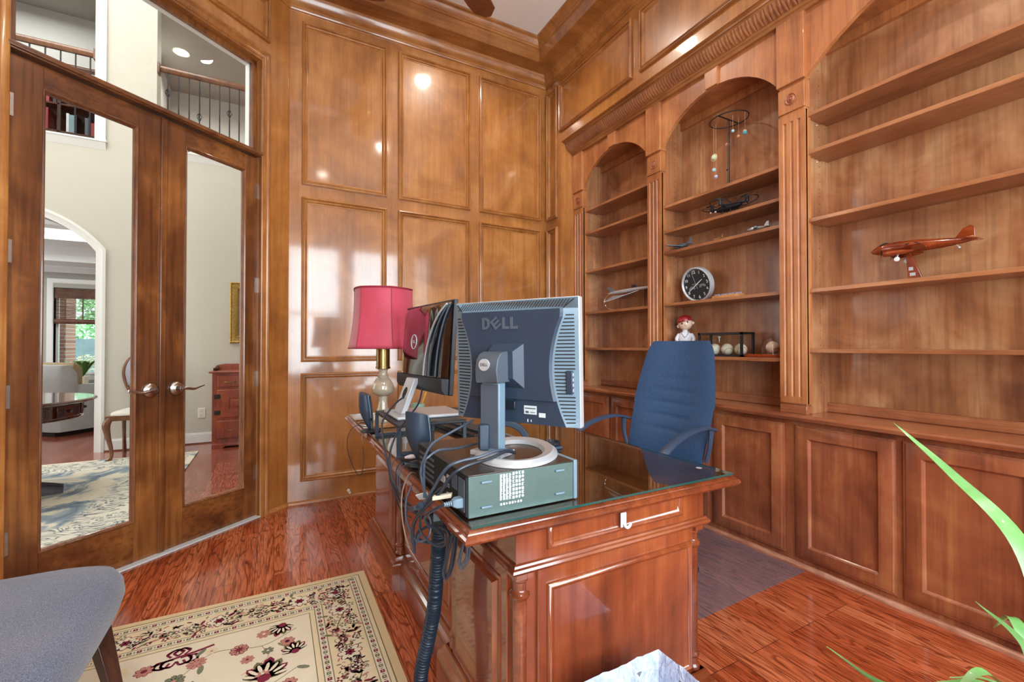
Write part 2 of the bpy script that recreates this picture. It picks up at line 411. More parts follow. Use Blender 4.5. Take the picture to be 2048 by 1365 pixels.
def hallrug_mat():
    m = NT('hall_rug_wool'); v = m.coord(); big = m.noise(v, 1.7, 5, .62, 1.4); fine = m.noise(v, 700, 2)
    sep = m.new('ShaderNodeSeparateXYZ'); m.link(v, sep.inputs[0])
    sw = m.math('FRACT', m.math('MULTIPLY', m.noise(m.coord((1.6, 2.6, 1)), 2.2, 3, .5, 1.6), 9.))
    ed = m.math('MAXIMUM', m.math('ABSOLUTE', m.math('DIVIDE', sep.outputs[0], 1.24)), m.math('ABSOLUTE', m.math('DIVIDE', sep.outputs[1], 1.25)))
    border = m.ramp(ed, [(.62, (0, 0, 0, 1)), (.68, (1, 1, 1, 1)), (.95, (1, 1, 1, 1)), (.96, (0, 0, 0, 1))])
    swirl = m.ramp(sw, [(0., '#4f5c66'), (.12, '#5d6a72'), (.3, '#d6d1c4'), (.75, '#ded8ca'), (1., '#8b9496')])
    field = m.ramp(big, [(.36, '#5f6f80'), (.44, '#97a3ac'), (.475, '#dcd3c0'), (.7, '#e4dac6')])
    c = m.mix(border, field, swirl)
    m.link(m.mix(.12, c, m.ramp(fine, [(.3, '#444444'), (.7, '#ffffff')]), 'MULTIPLY'), m.b.inputs['Base Color'])
    m.set(Roughness=.95, Specular_IOR_Level=.1); m.bump(fine, .4, .002); return m.mat
M['hallrug'] = hallrug_mat()
M['sofa'] = plain('pale_grey_upholstery', '#b5b7b9', .85, var=.04, nscale=30, bump=.2, bscale=400)
M['sofa_trim'] = plain('tan_cushion_fabric', '#a8906f', .85, var=.05)
M['seat_cream'] = plain('cream_seat_fabric', '#cfc9bf', .85, var=.04, nscale=60)
M['seat_lilac'] = plain('grey_back_fabric', '#9c97a0', .85, var=.05, nscale=60)
M['charcoal'] = plain('dark_table_foot', '#2f2c38', .4, var=.15, nscale=30)
M['gilt'] = plain('gilded_frame', '#9a7a3c', .35, .6, var=.3, nscale=45, bump=.9, bscale=60)
M['mirror'] = plain('mirror_glass', '#c9c9c9', .03, 1., var=.01)
M['bamboo'] = wood('bamboo_slats', '#3c2218', '#5f3a2a', '#7d5640', 'x', .6, 0., .3, 40, 5)
M['brick'] = None
def brickmat():
    m = NT('garden_brick'); v = m.coord(rot=(pi / 2, 0, 0)); br = m.new('ShaderNodeTexBrick')
    br.inputs['Color1'].default_value = lin('#9a6a58'); br.inputs['Color2'].default_value = lin('#b58470'); br.inputs['Mortar'].default_value = lin('#b9b0a6')
    br.inputs['Scale'].default_value = 1.; br.inputs['Brick Width'].default_value = .22; br.inputs['Row Height'].default_value = .075; br.inputs['Mortar Size'].default_value = .008
    m.link(v, br.inputs['Vector']); m.link(br.outputs['Color'], m.b.inputs['Base Color']); m.set(Roughness=.9); return m.mat
M['brick'] = brickmat()
M['foliage'] = plain('garden_foliage', '#a9d8a4', .6, var=.4, nscale=14)
M['foliage_pale'] = plain('pale_shrub', '#eef0c8', .6, var=.3, nscale=25)
M['foliage_deep'] = plain('broad_leaf', '#4c7a36', .5, var=.3, nscale=12)
M['petal'] = plain('pink_petal', '#d678b4', .6)
M['slatewall'] = plain('garden_wall_slate', '#7f98a3', .9, var=.12, nscale=5)
M['lawn'] = plain('garden_lawn', '#7fa768', .95, var=.3, nscale=20)
M['lampglow'] = emit('lamp_glow', '#fff4e2', 6.)
M['bowl'] = plain('frosted_bowl', '#d8cfc0', .3)
M['skin'] = plain('painted_face', '#d9bca6', .35, coat=.3, var=.03)
M['capred'] = plain('painted_red', '#8e1c22', .3, coat=.4, var=.05)
M['uniform'] = plain('painted_uniform', '#cfcfd6', .4, var=.03)
M['hairbrown'] = plain('painted_brown', '#4a2a20', .4)
M['ink'] = plain('black_paint', '#16181b', .5)
M['clockface'] = plain('clock_dial', '#1f2930', .35, var=.05)
M['leather'] = plain('baseball_leather', '#d8ccb6', .6, var=.06, nscale=20)
M['leather_pink'] = plain('signed_baseball_leather', '#d9b8a2', .55, var=.14, nscale=16)
M['stitch'] = plain('red_stitching', '#a8403a', .6)
M['planeblue'] = plain('grey_blue_enamel', '#6d8290', .35, .4, var=.1)
M['planesilver'] = plain('pewter', '#a9adad', .3, .7, var=.1)
M['gold'] = plain('gilt_metal', '#c19a58', .3, .7, var=.1)
M['felt_green'] = plain('felt_green', '#c4d2b4', .9, var=.1, nscale=60)
M['felt_blue'] = plain('felt_pale_blue', '#a9cbd6', .9, var=.1, nscale=60)
M['felt_teal'] = plain('felt_teal', '#5f9fb4', .9, var=.15, nscale=60)
M['felt_lilac'] = plain('felt_lilac', '#b4afd2', .9, var=.1, nscale=60)
M['felt_coral'] = plain('felt_coral', '#dc9282', .9, var=.15, nscale=60)
M['felt_orange'] = plain('felt_orange', '#e0a070', .9, var=.1, nscale=60)
M['felt_yellow'] = plain('felt_yellow', '#dcc98e', .9, var=.1, nscale=60)
M['string'] = plain('pale_thread', '#cfae90', .8)
M['pencil'] = plain('pencil_yellow', '#d8a436', .45)
M['cup'] = plain('pale_green_cup', '#8fb09a', .3, coat=.3)
M['book'] = plain('clothbound_blue', '#8d8fb0', .6)
M['keys'] = plain('keycap_grey', '#494c55', .5, var=.12, nscale=60)
# ------------------------------------------------------------------ room shell (metres; +Y to the panelled wall, +X to the bookcases)
YB, XR, HC = 3.579, 2.28, 3.90           # panelled wall, right wall plane, ceiling
XL, YR = -1.156, -1.45                   # left wall, window wall behind the camera
XF = 2.42                                # bookcase front plane
TH = radians(40)
A0 = V((.085, YB, 0)); DU = V((-cos(TH), -sin(TH), 0)); DN = V((-sin(TH), cos(TH), 0))
MD = Matrix(((DU.x, DN.x, 0, A0.x), (DU.y, DN.y, 0, A0.y), (0, 0, 1, 0), (0, 0, 0, 1)))   # door-wall frame: (along, behind, up)
D0 = A0 + DU * 1.95                      # where the door wall meets the left wall
XL = D0.x

# floor, ceiling
struct(G().box(-5.5, 3.0, -2.2, 12.2, -.06, 0).build('floor_slab', M['hallfloor']))
g = G(); g.prism([(XL, YR), (2.75, YR), (2.75, YB), (A0.x, YB), (D0.x, D0.y)], -.001, .003)
struct(g.build('floor', M['floor'], smooth=False))
g = G(); g.prism([(XL - .3, YR - .3), (2.9, YR - .3), (2.9, YB + .2), (A0.x - .05, YB + .2), (D0.x - .25, D0.y + .1)], HC, HC + .1)
struct(g.build('ceiling', M['ceil'], smooth=False))

# panelled back wall with nine bolection frames
wb = struct(G().box(A0.x - .02, 2.9, YB, YB + .1, 0, HC + .1).build('wall_back', M['panel'], smooth=False))
BOL = [(0, -.001), (0, .014), (.002, .016), (.005, .022), (.010, .024), (.014, .020), (.016, .013), (.018, .008), (.021, .008), (.022, .014), (.027, .017), (.033, .013), (.037, .006), (.038, .003), (.045, .003), (.046, -.001)]
rows = [(.165, .952), (1.033, 2.242), (2.330, 3.532)]
for x0, x1 in ((.167, .778), (.870, 1.494), (1.580, 2.212)):
    for z0, z1 in rows:
        G().frame((0, YB, 0), (1, 0, 0), (0, 0, 1), (0, -1, 0), x0, x1, z0, z1, BOL).build('panel_moulding', M['panel_trim'], wb, angle=22)
struct(G().sweep([(A0.x, YB), (XR, YB)][::-1], [(0, .024), (.008, .023), (.015, .018), (.018, .010), (.018, .003)], closed=False).build('baseboard_back', M['oak_bead']))
# spring door stop screwed into the base of the wall
ds = thing('door_stop', 'small white door stop on the base of the panelled wall', 'door stop', (.50, YB, .045))
G().lathe([(.012, 0), (.012, .004), (.005, .008), (.005, .05)], (.50, YB, .05), 12, 'y').build('stem', M['white_plastic'], ds)
for o in kids(ds): o.scale = (1, -1, 1); o.location.y = 2 * YB
G().lathe([(.009, -.062), (.010, -.056), (.010, -.05), (.005, -.048)], (.50, YB, .05), 12, 'y').build('rubber_tip', M['cream'], ds)

# right wall: narrow panelled strip, then the recess that holds the bookcases, frieze above it
YE, ZS, Y3 = 3.33, 3.004, -.18           # recess end, soffit, other recess end
wr = G(); wr.box(XR, 2.9, YE, YB, 0, HC + .1); wr.box(XR, 2.9, Y3, YE, ZS, HC + .1); wr.box(XR, 2.9, YR, Y3, 0, HC + .1); wr.box(2.68, 2.9, Y3, YE, 0, ZS)
wr = struct(wr.build('wall_right', M['panel'], smooth=False))
for z0, z1 in rows:
    G().frame((XR, 0, 0), (0, 1, 0), (0, 0, 1), (-1, 0, 0), 3.375, 3.545, z0, z1, BOL).build('panel_moulding', M['panel_trim'], wr, angle=22)
yy = 3.34
while yy > -1.2:
    G().frame((XR, 0, 0), (0, 1, 0), (0, 0, 1), (-1, 0, 0), yy - .93, yy, 3.092, 3.532, BOL).build('panel_moulding', M['panel_trim_y'], wr, angle=22)
    yy -= 1.007
# door wall: solid around the opening
op0, op1, oz = .213, 1.432, 3.10
gd = G(MD); gd.box(-.06, op0, 0, .12, 0, HC + .1); gd.box(op1, 2.1, 0, .12, 0, HC + .1); gd.box(op0, op1, 0, .12, oz, HC + .1)
wd = struct(gd.build('wall_doors', M['panel'], smooth=False))
gp = G(MD); gp.frame((0, 0, 0), (1, 0, 0), (0, 0, 1), (0, -1, 0), .172, 1.475, 3.235, 3.532, BOL); gp.build('panel_moulding', M['panel_trim'], wd, angle=22)
struct(G().sweep([(A0 + DU * .172)[:2], A0[:2]][::-1], [(0, .024), (.008, .023), (.015, .018), (.018, .010), (.018, .003)], closed=False).build('baseboard_doors', M['oak_bead']))
# casing, jambs, transom bar
CAS = [(0, 0), (0, .020), (.006, .024), (.014, .020), (.022, .014), (.034, .016), (.044, .012), (.050, .010), (.054, .006), (.054, -.02)]
gc = G(MD); gc.frame((0, 0, 0), (1, 0, 0), (0, 0, 1), (0, -1, 0), .172, 1.475, -.1, 3.152, CAS)
gc.box(op0, op0 + .013, -.002, .12, 0, oz); gc.box(op1 - .013, op1, -.002, .12, 0, oz); gc.box(op0, op1, -.002, .12, oz - .012, oz)
gc.box(op0 + .013, op0 + .022, .078, .12, 0, oz); gc.box(op1 - .022, op1 - .013, .078, .12, 0, oz)
struct(gc.build('trim_1', M['panel_trim'], bevel=.0015))
gt = G(MD); gt.box(op0, op1, -.004, .10, 2.428, 2.464); gt.box(op0, op1, -.012, -.004, 2.436, 2.456)
struct(gt.build('trim_2', M['walnut_x'], bevel=.004))
struct(G(MD).box(op0 + .004, op1 - .004, -.010, .125, .003, .0115).build('trim_3', M['white_plastic'], bevel=.002))
# transom light: stops and one pane, white casing on the hall side
wt = G(MD)
for a in ((op0 + .013, op0 + .045), (op1 - .045, op1 - .013)): wt.box(a[0], a[1], .045, .075, 2.464, oz - .012)
wt.box(op0 + .013, op1 - .013, .045, .075, oz - .044, oz - .012)
wt = struct(wt.build('window_1', M['walnut'], bevel=.003))
G(MD).box(op0 + .04, op1 - .04, .058, .063, 2.462, oz - .04).build('pane', M['pane'], wt, smooth=False)
gh = G(MD); gh.frame((0, .12, 0), (1, 0, 0), (0, 0, 1), (0, 1, 0), op0 - .06, op1 + .06, -.1, oz + .06, [(0, 0), (0, .018), (.02, .022), (.05, .014), (.075, .010), (.085, 0), (.085, -.02)])
gh.box(op0 + .022, op0 + .04, .086, .122, 2.464, oz); gh.box(op1 - .04, op1 - .022, .086, .122, 2.464, oz); gh.box(op0, op1, .086, .122, oz - .035, oz - .0)
struct(gh.build('trim_4', M['white']))

# the two glazed door leaves
def leaf(name, s0, s1, g0, g1, meet, hinge_s, handle_s, hd):
    z0, z1, b0, b1 = .012, 2.420, .222, 2.312
    d = G(MD); d.box(s0, g0, .032, .074, z0, z1); d.box(g1, s1, .032, .074, z0, z1)
    d = struct(d.build(name, M['walnut'], bevel=.002))
    r = G(MD); r.box(g0, g1, .0325, .0735, z0, b0); r.box(g0, g1, .0325, .0735, b1, z1); r.build('rail', M['walnut_x'], d)
    r = G(MD); r.frame((0, .032, 0), (1, 0, 0), (0, 0, 1), (0, -1, 0), g0 - .004, g1 + .004, b0 - .004, b1 + .004, [(0, 0), (0, .006), (.004, .008), (.010, .004), (.014, -.006), (.016, -.016)])
    r.build('glazing_bead', M['chairwood'], d)
    G(MD).box(g0, g1, .050, .055, b0, b1).build('pane', M['pane'], d, smooth=False)
    for z in (.302, .931, 1.560, 2.197):
        h = G(MD); h.lathe([(.006, -.052), (.0075, -.05), (.0075, .05), (.006, .052)], (hinge_s, .024, z), 10)
        q = .028 if hinge_s < .5 else -.028
        h.box(min(hinge_s, hinge_s + q), max(hinge_s, hinge_s + q), .0295, .0318, z - .05, z + .05); h.build('hinge', M['hinge'], d)
    hp = G(MD); hp.lathe([(.040, .032), (.040, .028), (.034, .020), (.024, .017), (.015, .012), (.012, -.012), (.013, -.022), (.010, -.026)], (handle_s, 0, .910), 28, 'y')
    e = hd
    hp.tube([(handle_s, -.018, .910), (handle_s + e * .03, -.022, .909), (handle_s + e * .065, -.02, .903), (handle_s + e * .095, -.018, .912), (handle_s + e * .125, -.018, .920)], [.010, .009, .0075, .0065, .005], 10, 4)
    hp.build('lever_handle', M['steel'], d)
    return d
d1 = leaf('door_1', .804, 1.417, .934, 1.300, .804, 1.425, .862, 1)
ga = G(MD); ga.box(.790, .822, .020, .033, .012, 2.42); ga.build('astragal', M['walnut'], d1, bevel=.004)
d2 = leaf('door_2', .222, .797, .319, .688, .797, .216, .730, -1)
lp = G(MD); lp.box(.796, .8, .034, .06, .88, .945); lp.build('latch_plate', M['steel'], d2)

# left wall and window wall (behind the camera), with the windows that light the room
wl = struct(G().box(XL - .12, XL, YR, D0.y, 0, HC + .1).build('wall_left', M['panel'], smooth=False))
WINS = [(-.92, -.02), (.16, 1.06), (1.24, 2.14)]; WZ0, WZ1 = .62, 2.95
gw = G(); xs = [XL - .12] + [v for w in WINS for v in w] + [2.9]
for i in range(0, len(xs), 2): gw.box(xs[i], xs[i + 1], YR - .12, YR, 0, HC + .1)
for a, b in WINS: gw.box(a, b, YR - .12, YR, 0, WZ0); gw.box(a, b, YR - .12, YR, WZ1, HC + .1)
struct(gw.build('wall_rear', M['panel'], smooth=False))
for i, (a, b) in enumerate(WINS):
    f = G()
    f.frame((0, YR, 0), (1, 0, 0), (0, 0, 1), (0, 1, 0), a - .06, b + .06, WZ0 - .06, WZ1 + .06, [(0, 0), (0, .02), (.05, .02), (.06, .01), (.06, -.12)])
    f.box(a, b, YR - .075, YR - .045, 1.70, 1.75); f.box(a, a + .04, YR - .075, YR - .045, WZ0, WZ1); f.box(b - .04, b, YR - .075, YR - .045, WZ0, WZ1); f.box(a, b, YR - .075, YR - .045, WZ0, WZ0 + .05); f.box(a, b, YR - .075, YR - .045, WZ1 - .05, WZ1)
    w = struct(f.build('window_%d' % (i + 2), M['panel_trim']))
    G().box(a + .04, b - .04, YR - .062, YR - .058, WZ0 + .05, WZ1 - .05).build('pane', M['pane'], w, smooth=False)

# two-step crown moulding with soffit band, round the whole room
room = [(XL, YR), (XR, YR), (XR, YB), (A0.x, YB), (D0.x, D0.y)]
CR = [(0, 3.600), (.010, 3.602), (.014, 3.612), (.008, 3.620), (.010, 3.632), (.022, 3.640), (.034, 3.655), (.041, 3.675), (.052, 3.690), (.056, 3.704), (.060, 3.706),
      (.196, 3.706), (.196, 3.815), (.199, 3.818), (.206, 3.820), (.208, 3.832), (.214, 3.838), (.220, 3.856), (.232, 3.876), (.246, 3.888), (.250, 3.901)]
struct(G().sweep(room, CR).build('trim_5', M['panel_trim_x'], angle=18))

# ceiling lights
LAMPS = [(1.32, 2.75), (.65, -.42), (1.27, 1.0), (-.60, .45)]
for i, (x, y) in enumerate(LAMPS):
    t = thing('recessed_light', ['round recessed ceiling light near the panelled wall', 'round recessed ceiling light by the window wall', 'round recessed ceiling light over the desk end', 'round recessed ceiling light on the door side'][i], 'ceiling light', (x, y, HC), group='recessed ceiling lights')
    G().lathe([(.095, -.004), (.095, 0), (.07, .0), (.07, -.006)], (x, y, HC - .002), 28, caps=False).build('trim_ring', M['white'], t)
    G().lathe([(.068, -.004), (.068, -.001)], (x, y, HC - .002), 28).build('lens', M['lampglow'], t)
# ------------------------------------------------------------------ built-in bookcases in the recess
CB, CZ0, CZ1 = 2.65, .795, 2.79
def arc_pts(y0, y1, zs, za, n=20):
    h = (y1 - y0) / 2; r = (h * h + (za - zs) ** 2) / (2 * (za - zs)); c = za - r; a = math.asin(min(1, h / r))
    return [((y0 + y1) / 2 + r * sin(-a + 2 * a * i / n), c + r * cos(-a + 2 * a * i / n)) for i in range(n + 1)]
BAYS = [('left', 2.41, 3.19, 2.785, [2.35, 2.142, 1.80, 1.430, 1.116], 'narrow arched built-in bookcase beside the panelled wall, holding a silver jet model'),
        ('mid', 1.442, 2.28, 2.785, [2.130, 1.950, 1.800, 1.432, 1.063], 'middle arched built-in bookcase with the clock, drone and baseballs'),
        ('right', -.04, 1.305, 2.837, [2.347, 2.148, 1.793, 1.426, 1.115], 'widest arched built-in bookcase, holding one carved wooden aeroplane')]
for nm, y0, y1, za, shelves, label in BAYS:
    ys0, ys1 = y0 - .014, y1 + .014
    t = thing('bookcase', label, 'bookcase', (CB, (y0 + y1) / 2, CZ0), group='arched built-in bookcases')
    G().box(CB, CB + .02, ys0 - .015, ys1 + .015, CZ0, CZ1 + .1).build('back_panel', M['case_back'], t)
    for ya, yb in ((ys1, ys1 + .018), (ys0 - .018, ys0)):
        p = G(); p.box(XF + .012, CB, ya, yb, CZ0, CZ1 + .1)
        f = ys1 if ya == ys1 else ys0; e = -1 if ya == ys1 else 1
        p.box(CB - .05, CB, min(f, f + e * .004), max(f, f + e * .004), CZ0, CZ1)          # back stile of the side
        p.cur = 1
        for k in range(44):                                                            # drilled peg holes
            z = .95 + k * .04
            p.box(CB - .075, CB - .071, min(f, f + e * .0006), max(f, f + e * .0006), z, z + .005)
        p.build('side_panel', [M['case_back'], M['slot']], t)
    G().box(XF + .01, CB, ys0, ys1, CZ1, CZ1 + .02).build('top_board', M['case'], t)
    k = G(); k.box(CB - .02, CB, ys0, ys1, CZ1 - .05, CZ1); k.box(CB - .024, CB, ys0, ys1, CZ1 - .055, CZ1 - .047); k.build('back_rail', M['case'], t)
    G().box(CB - .02, CB, ys0, ys1, CZ0, CZ0 + .05).build('splash_rail', M['counter'], t, bevel=.004)
    arc = arc_pts(y0 - .012, y1 + .012, 2.535, za)
    f = G(); f.prism([(y0 - .012, 2.93)] + arc + [(y1 + .012, 2.93)], XF + .006, XF + .03, 'x'); f.build('arch_fascia', M['case'], t)
    ym = (y0 + y1) / 2; zk = za
    f = G(); f.prism([(ym - .042, zk - .002), (ym + .042, zk - .002), (ym + .050, 2.93), (ym - .050, 2.93)], XF - .010, XF + .012, 'x'); f.build('keystone', M['case'], t, bevel=.003)
    for z in shelves:
        s = G().box(2.447, CB, ys0 + .001, ys1 - .001, z, z + .020).build('shelf', M['shelf'], t, bevel=.002)
        for yq in (ys1 - .006, ys0 + .006):
            pn = G(); pn.box(CB - .078, CB - .068, yq - .006, yq + .006, z - .003, z); pn.lathe([(.0035, -.006), (.0045, 0)], (CB - .073, yq, z - .0035), 8, 'y')
            pn.build('shelf_pin', M['chrome'], s)

# fluted pilasters between the bays
PIL = [(3.19, 3.325, 'fluted pilaster beside the panelled corner, at the end of the narrow bookcase'), (2.28, 2.41, 'fluted pilaster between the narrow and middle bookcases'),
       (1.305, 1.442, 'fluted pilaster between the middle and widest bookcases'), (-.178, -.04, 'fluted pilaster at the far end of the widest bookcase, away from the corner')]
for y0, y1, label in PIL:
    t = thing('pilaster', label, 'pilaster', (XF + .02, (y0 + y1) / 2, CZ0), group='fluted pilasters')
    w = y1 - y0; za, zb = .848, 2.388
    # shaft face with three round-bottomed flutes: plan profile extruded, stopped at both ends
    ins = .012
    def plan(flutes):
        pts = []
        for j in range(3):
            c = y0 + w * (.235 + .265 * j); h = .0085
            for i in range(7):
                a = pi * i / 6
                pts.append((XF + (.007 * sin(a) if flutes else 0), c - h * cos(a)))
        return [(XF, y0 + .004)] + pts + [(XF, y1 - .004)]
    sh = G()
    n = 23
    secs = [(za, 0), (za + .034, 0), (za + .036, 1), (zb - .042, 1), (zb - .040, 0), (zb, 0)]
    loops = [[(x, y, z) for x, y in plan(fl)] for z, fl in secs]
    sh.loft(loops, closed=False, cap=False)
    sh.box(XF + .009, XF + .05, y0, y1, za, zb); sh.box(XF, XF + .02, y0, y0 + .004, za, zb); sh.box(XF, XF + .02, y1 - .004, y1, za, zb)
    sh.build('fluted_shaft', M['case'], t)
    b = G(); b.box(XF + .002, XF + .05, y0 + .002, y1 - .002, zb, zb + .012); b.box(XF - .004, XF + .05, y0, y1, zb + .012, 2.535); b.build('rosette_block', M['case'], t, bevel=.003)
    r = G(); yc, zc = (y0 + y1) / 2, 2.466
    r.lathe([(.031, 0), (.031, -.004), (.028, -.006), (.025, -.003), (.021, -.001), (.017, -.004), (.013, -.007), (.010, -.004), (.008, -.004), (.006, -.009), (.003, -.0105), (.0005, -.011)], (XF - .003, yc, zc), 28, 'x')
    r.build('rosette', M['base'], t)
    b = G(); b.box(XF - .014, XF + .05, y0 - .004, y1 + .004, 2.548, 2.905); b.box(XF + .004, XF + .05, y0 + .002, y1 - .002, 2.533, 2.55); b.build('cap_block', M['case'], t, bevel=.003)
    b = G(); b.box(XF + .004, XF + .05, y0 + .003, y1 - .003, .838, .85); b.box(XF - .003, XF + .05, y0, y1, .795, .838); b.build('plinth_block', M['counter'], t, bevel=.003)

# crown under the soffit
cp = [(XR + .012, ZS), (XR + .030, ZS - .004), (XR + .034, ZS - .012), (XR + .044, ZS - .014), (XR + .050, ZS - .024), (XR + .062, ZS - .046), (XR + .080, ZS - .064), (XR + .102, ZS - .078),
      (XR + .108, ZS - .084), (XR + .110, ZS - .092), (XR + .122, ZS - .096), (XR + .126, ZS - .112), (XR + .16, ZS - .112), (XR + .16, ZS)]
g = G(); g.loft([[(x, Y3, z) for x, z in cp], [(x, YE, z) for x, z in cp]]); c6 = struct(g.build('trim_6', M['panel_trim_y'], angle=20))
g = G(); yc = Y3                                                       # carved leaf band laid in the cove
cv = [(XR + .049, ZS - .022), (XR + .061, ZS - .047), (XR + .079, ZS - .066), (XR + .101, ZS - .080)]
secs = []; k = 0
while yc < YE - .001:
    q = (.001, .0045, .006, .0035)[k % 4]
    secs.append([(x - q * .7, yc + .006 * (j - 1.5) * (1 if (k // 4) % 2 else -1) * .4, z - q * .7) for j, (x, z) in enumerate(cv)]); yc += .0055; k += 1
g.loft(secs, closed=False, cap=False); g.build('carved_band', M['shelf'], c6, angle=50)

# base cabinets and their counter
units = [(2.345, 3.325, [(2.375, 2.800), (2.829, 3.255)], 'built-in base cabinet under the narrow bookcase, with two framed doors'),
         (1.373, 2.345, [(1.419, 1.850), (1.875, 2.305)], 'built-in base cabinet under the middle bookcase, behind the blue office chair'),
         (-.10, 1.373, [(.931, 1.358), (.481, .906), (.031, .456)], 'long built-in base cabinet under the widest bookcase')]
for y0, y1, doors, label in units:
    t = thing('base_cabinet', label, 'cabinet', (2.55, (y0 + y1) / 2, 0), group='built-in base cabinets')
    b = G(); b.box(2.42, 2.66, y0, y1, 0, .758); b.build('body', M['base'], t)
    for a, c in doors:
        d = G(); d.frame((2.4215, 0, 0), (0, 1, 0), (0, 0, 1), (-1, 0, 0), a, c, .053, .737, [(0, 0), (0, .013), (.004, .015), (.010, .019), (.014, .0215), (.064, .0215), (.066, .018), (.070, .013), (.074, .009), (.076, .009)], cap=True)
        d.build('door', M['base'], t)
g = G(); prof = [(2.372, .772), (2.376, .765), (2.388, .762), (2.40, .758), (2.66, .758), (2.66, .795), (2.384, .795), (2.374, .790), (2.370, .782)]
g.loft([[(x, -.15, z) for x, z in prof], [(x, YE - .001, z) for x, z in prof]])
tag(g.build('counter', M['counter'], angle=25), 'long reddish brown counter running under all the built-in bookcases', 'counter')
g = G(); g.loft([[(2.42 - .020 * cos(a), y, .003 + .02 * sin(a)) for a in [pi / 2 * i / 6 for i in range(7)]] + [(2.42, y, .003)] for y in (Y3, YE)])
struct(g.build('trim_7', M['bead_y']))

# ceiling fan (blade tips show at the top of the picture)
fc = V((.775, 2.42, 3.50))
t = thing('ceiling_fan', 'ceiling fan with brown wooden blades hanging from the white ceiling', 'fan', fc)
G().lathe([(.012, .1), (.012, .36)], fc, 14).build('downrod', M['brass'], t)
G().lathe([(.0, .40), (.07, .40), (.065, .36), (.03, .33), (.012, .33)][::-1], fc, 24).build('canopy', M['brass'], t)
G().lathe([(.02, -.08), (.07, -.07), (.11, -.03), (.12, .02), (.10, .08), (.04, .10)], fc, 28).build('motor', M['brass'], t)
G().lathe([(.0, -.20), (.05, -.195), (.09, -.16), (.10, -.12), (.07, -.08)], fc, 24).build('light_bowl', M['bowl'], t)
for k in range(5):
    a = radians(37.5 + 72 * k); e = V((cos(a), sin(a), 0)); q = V((-sin(a), cos(a), 0)); z = V((0, 0, 1)); qq = (q + z * .07).normalized()
    b = G(); b.tube([fc + e * .10, fc + e * .16 + z * .0, fc + e * .22], .010, 8); b.build('blade_bracket', M['brass'], t)
    pts = [(.19, -.060), (.30, -.078), (.56, -.088), (.640, -.080), (.700, -.022), (.700, .022), (.640, .080), (.56, .088), (.30, .078), (.19, .060)]
    b = G(); b.loft([[fc + e * u + qq * v + z * h for u, v in pts] for h in (-.004, .004)]); b.build('blade', M['fan'], t, smooth=False)
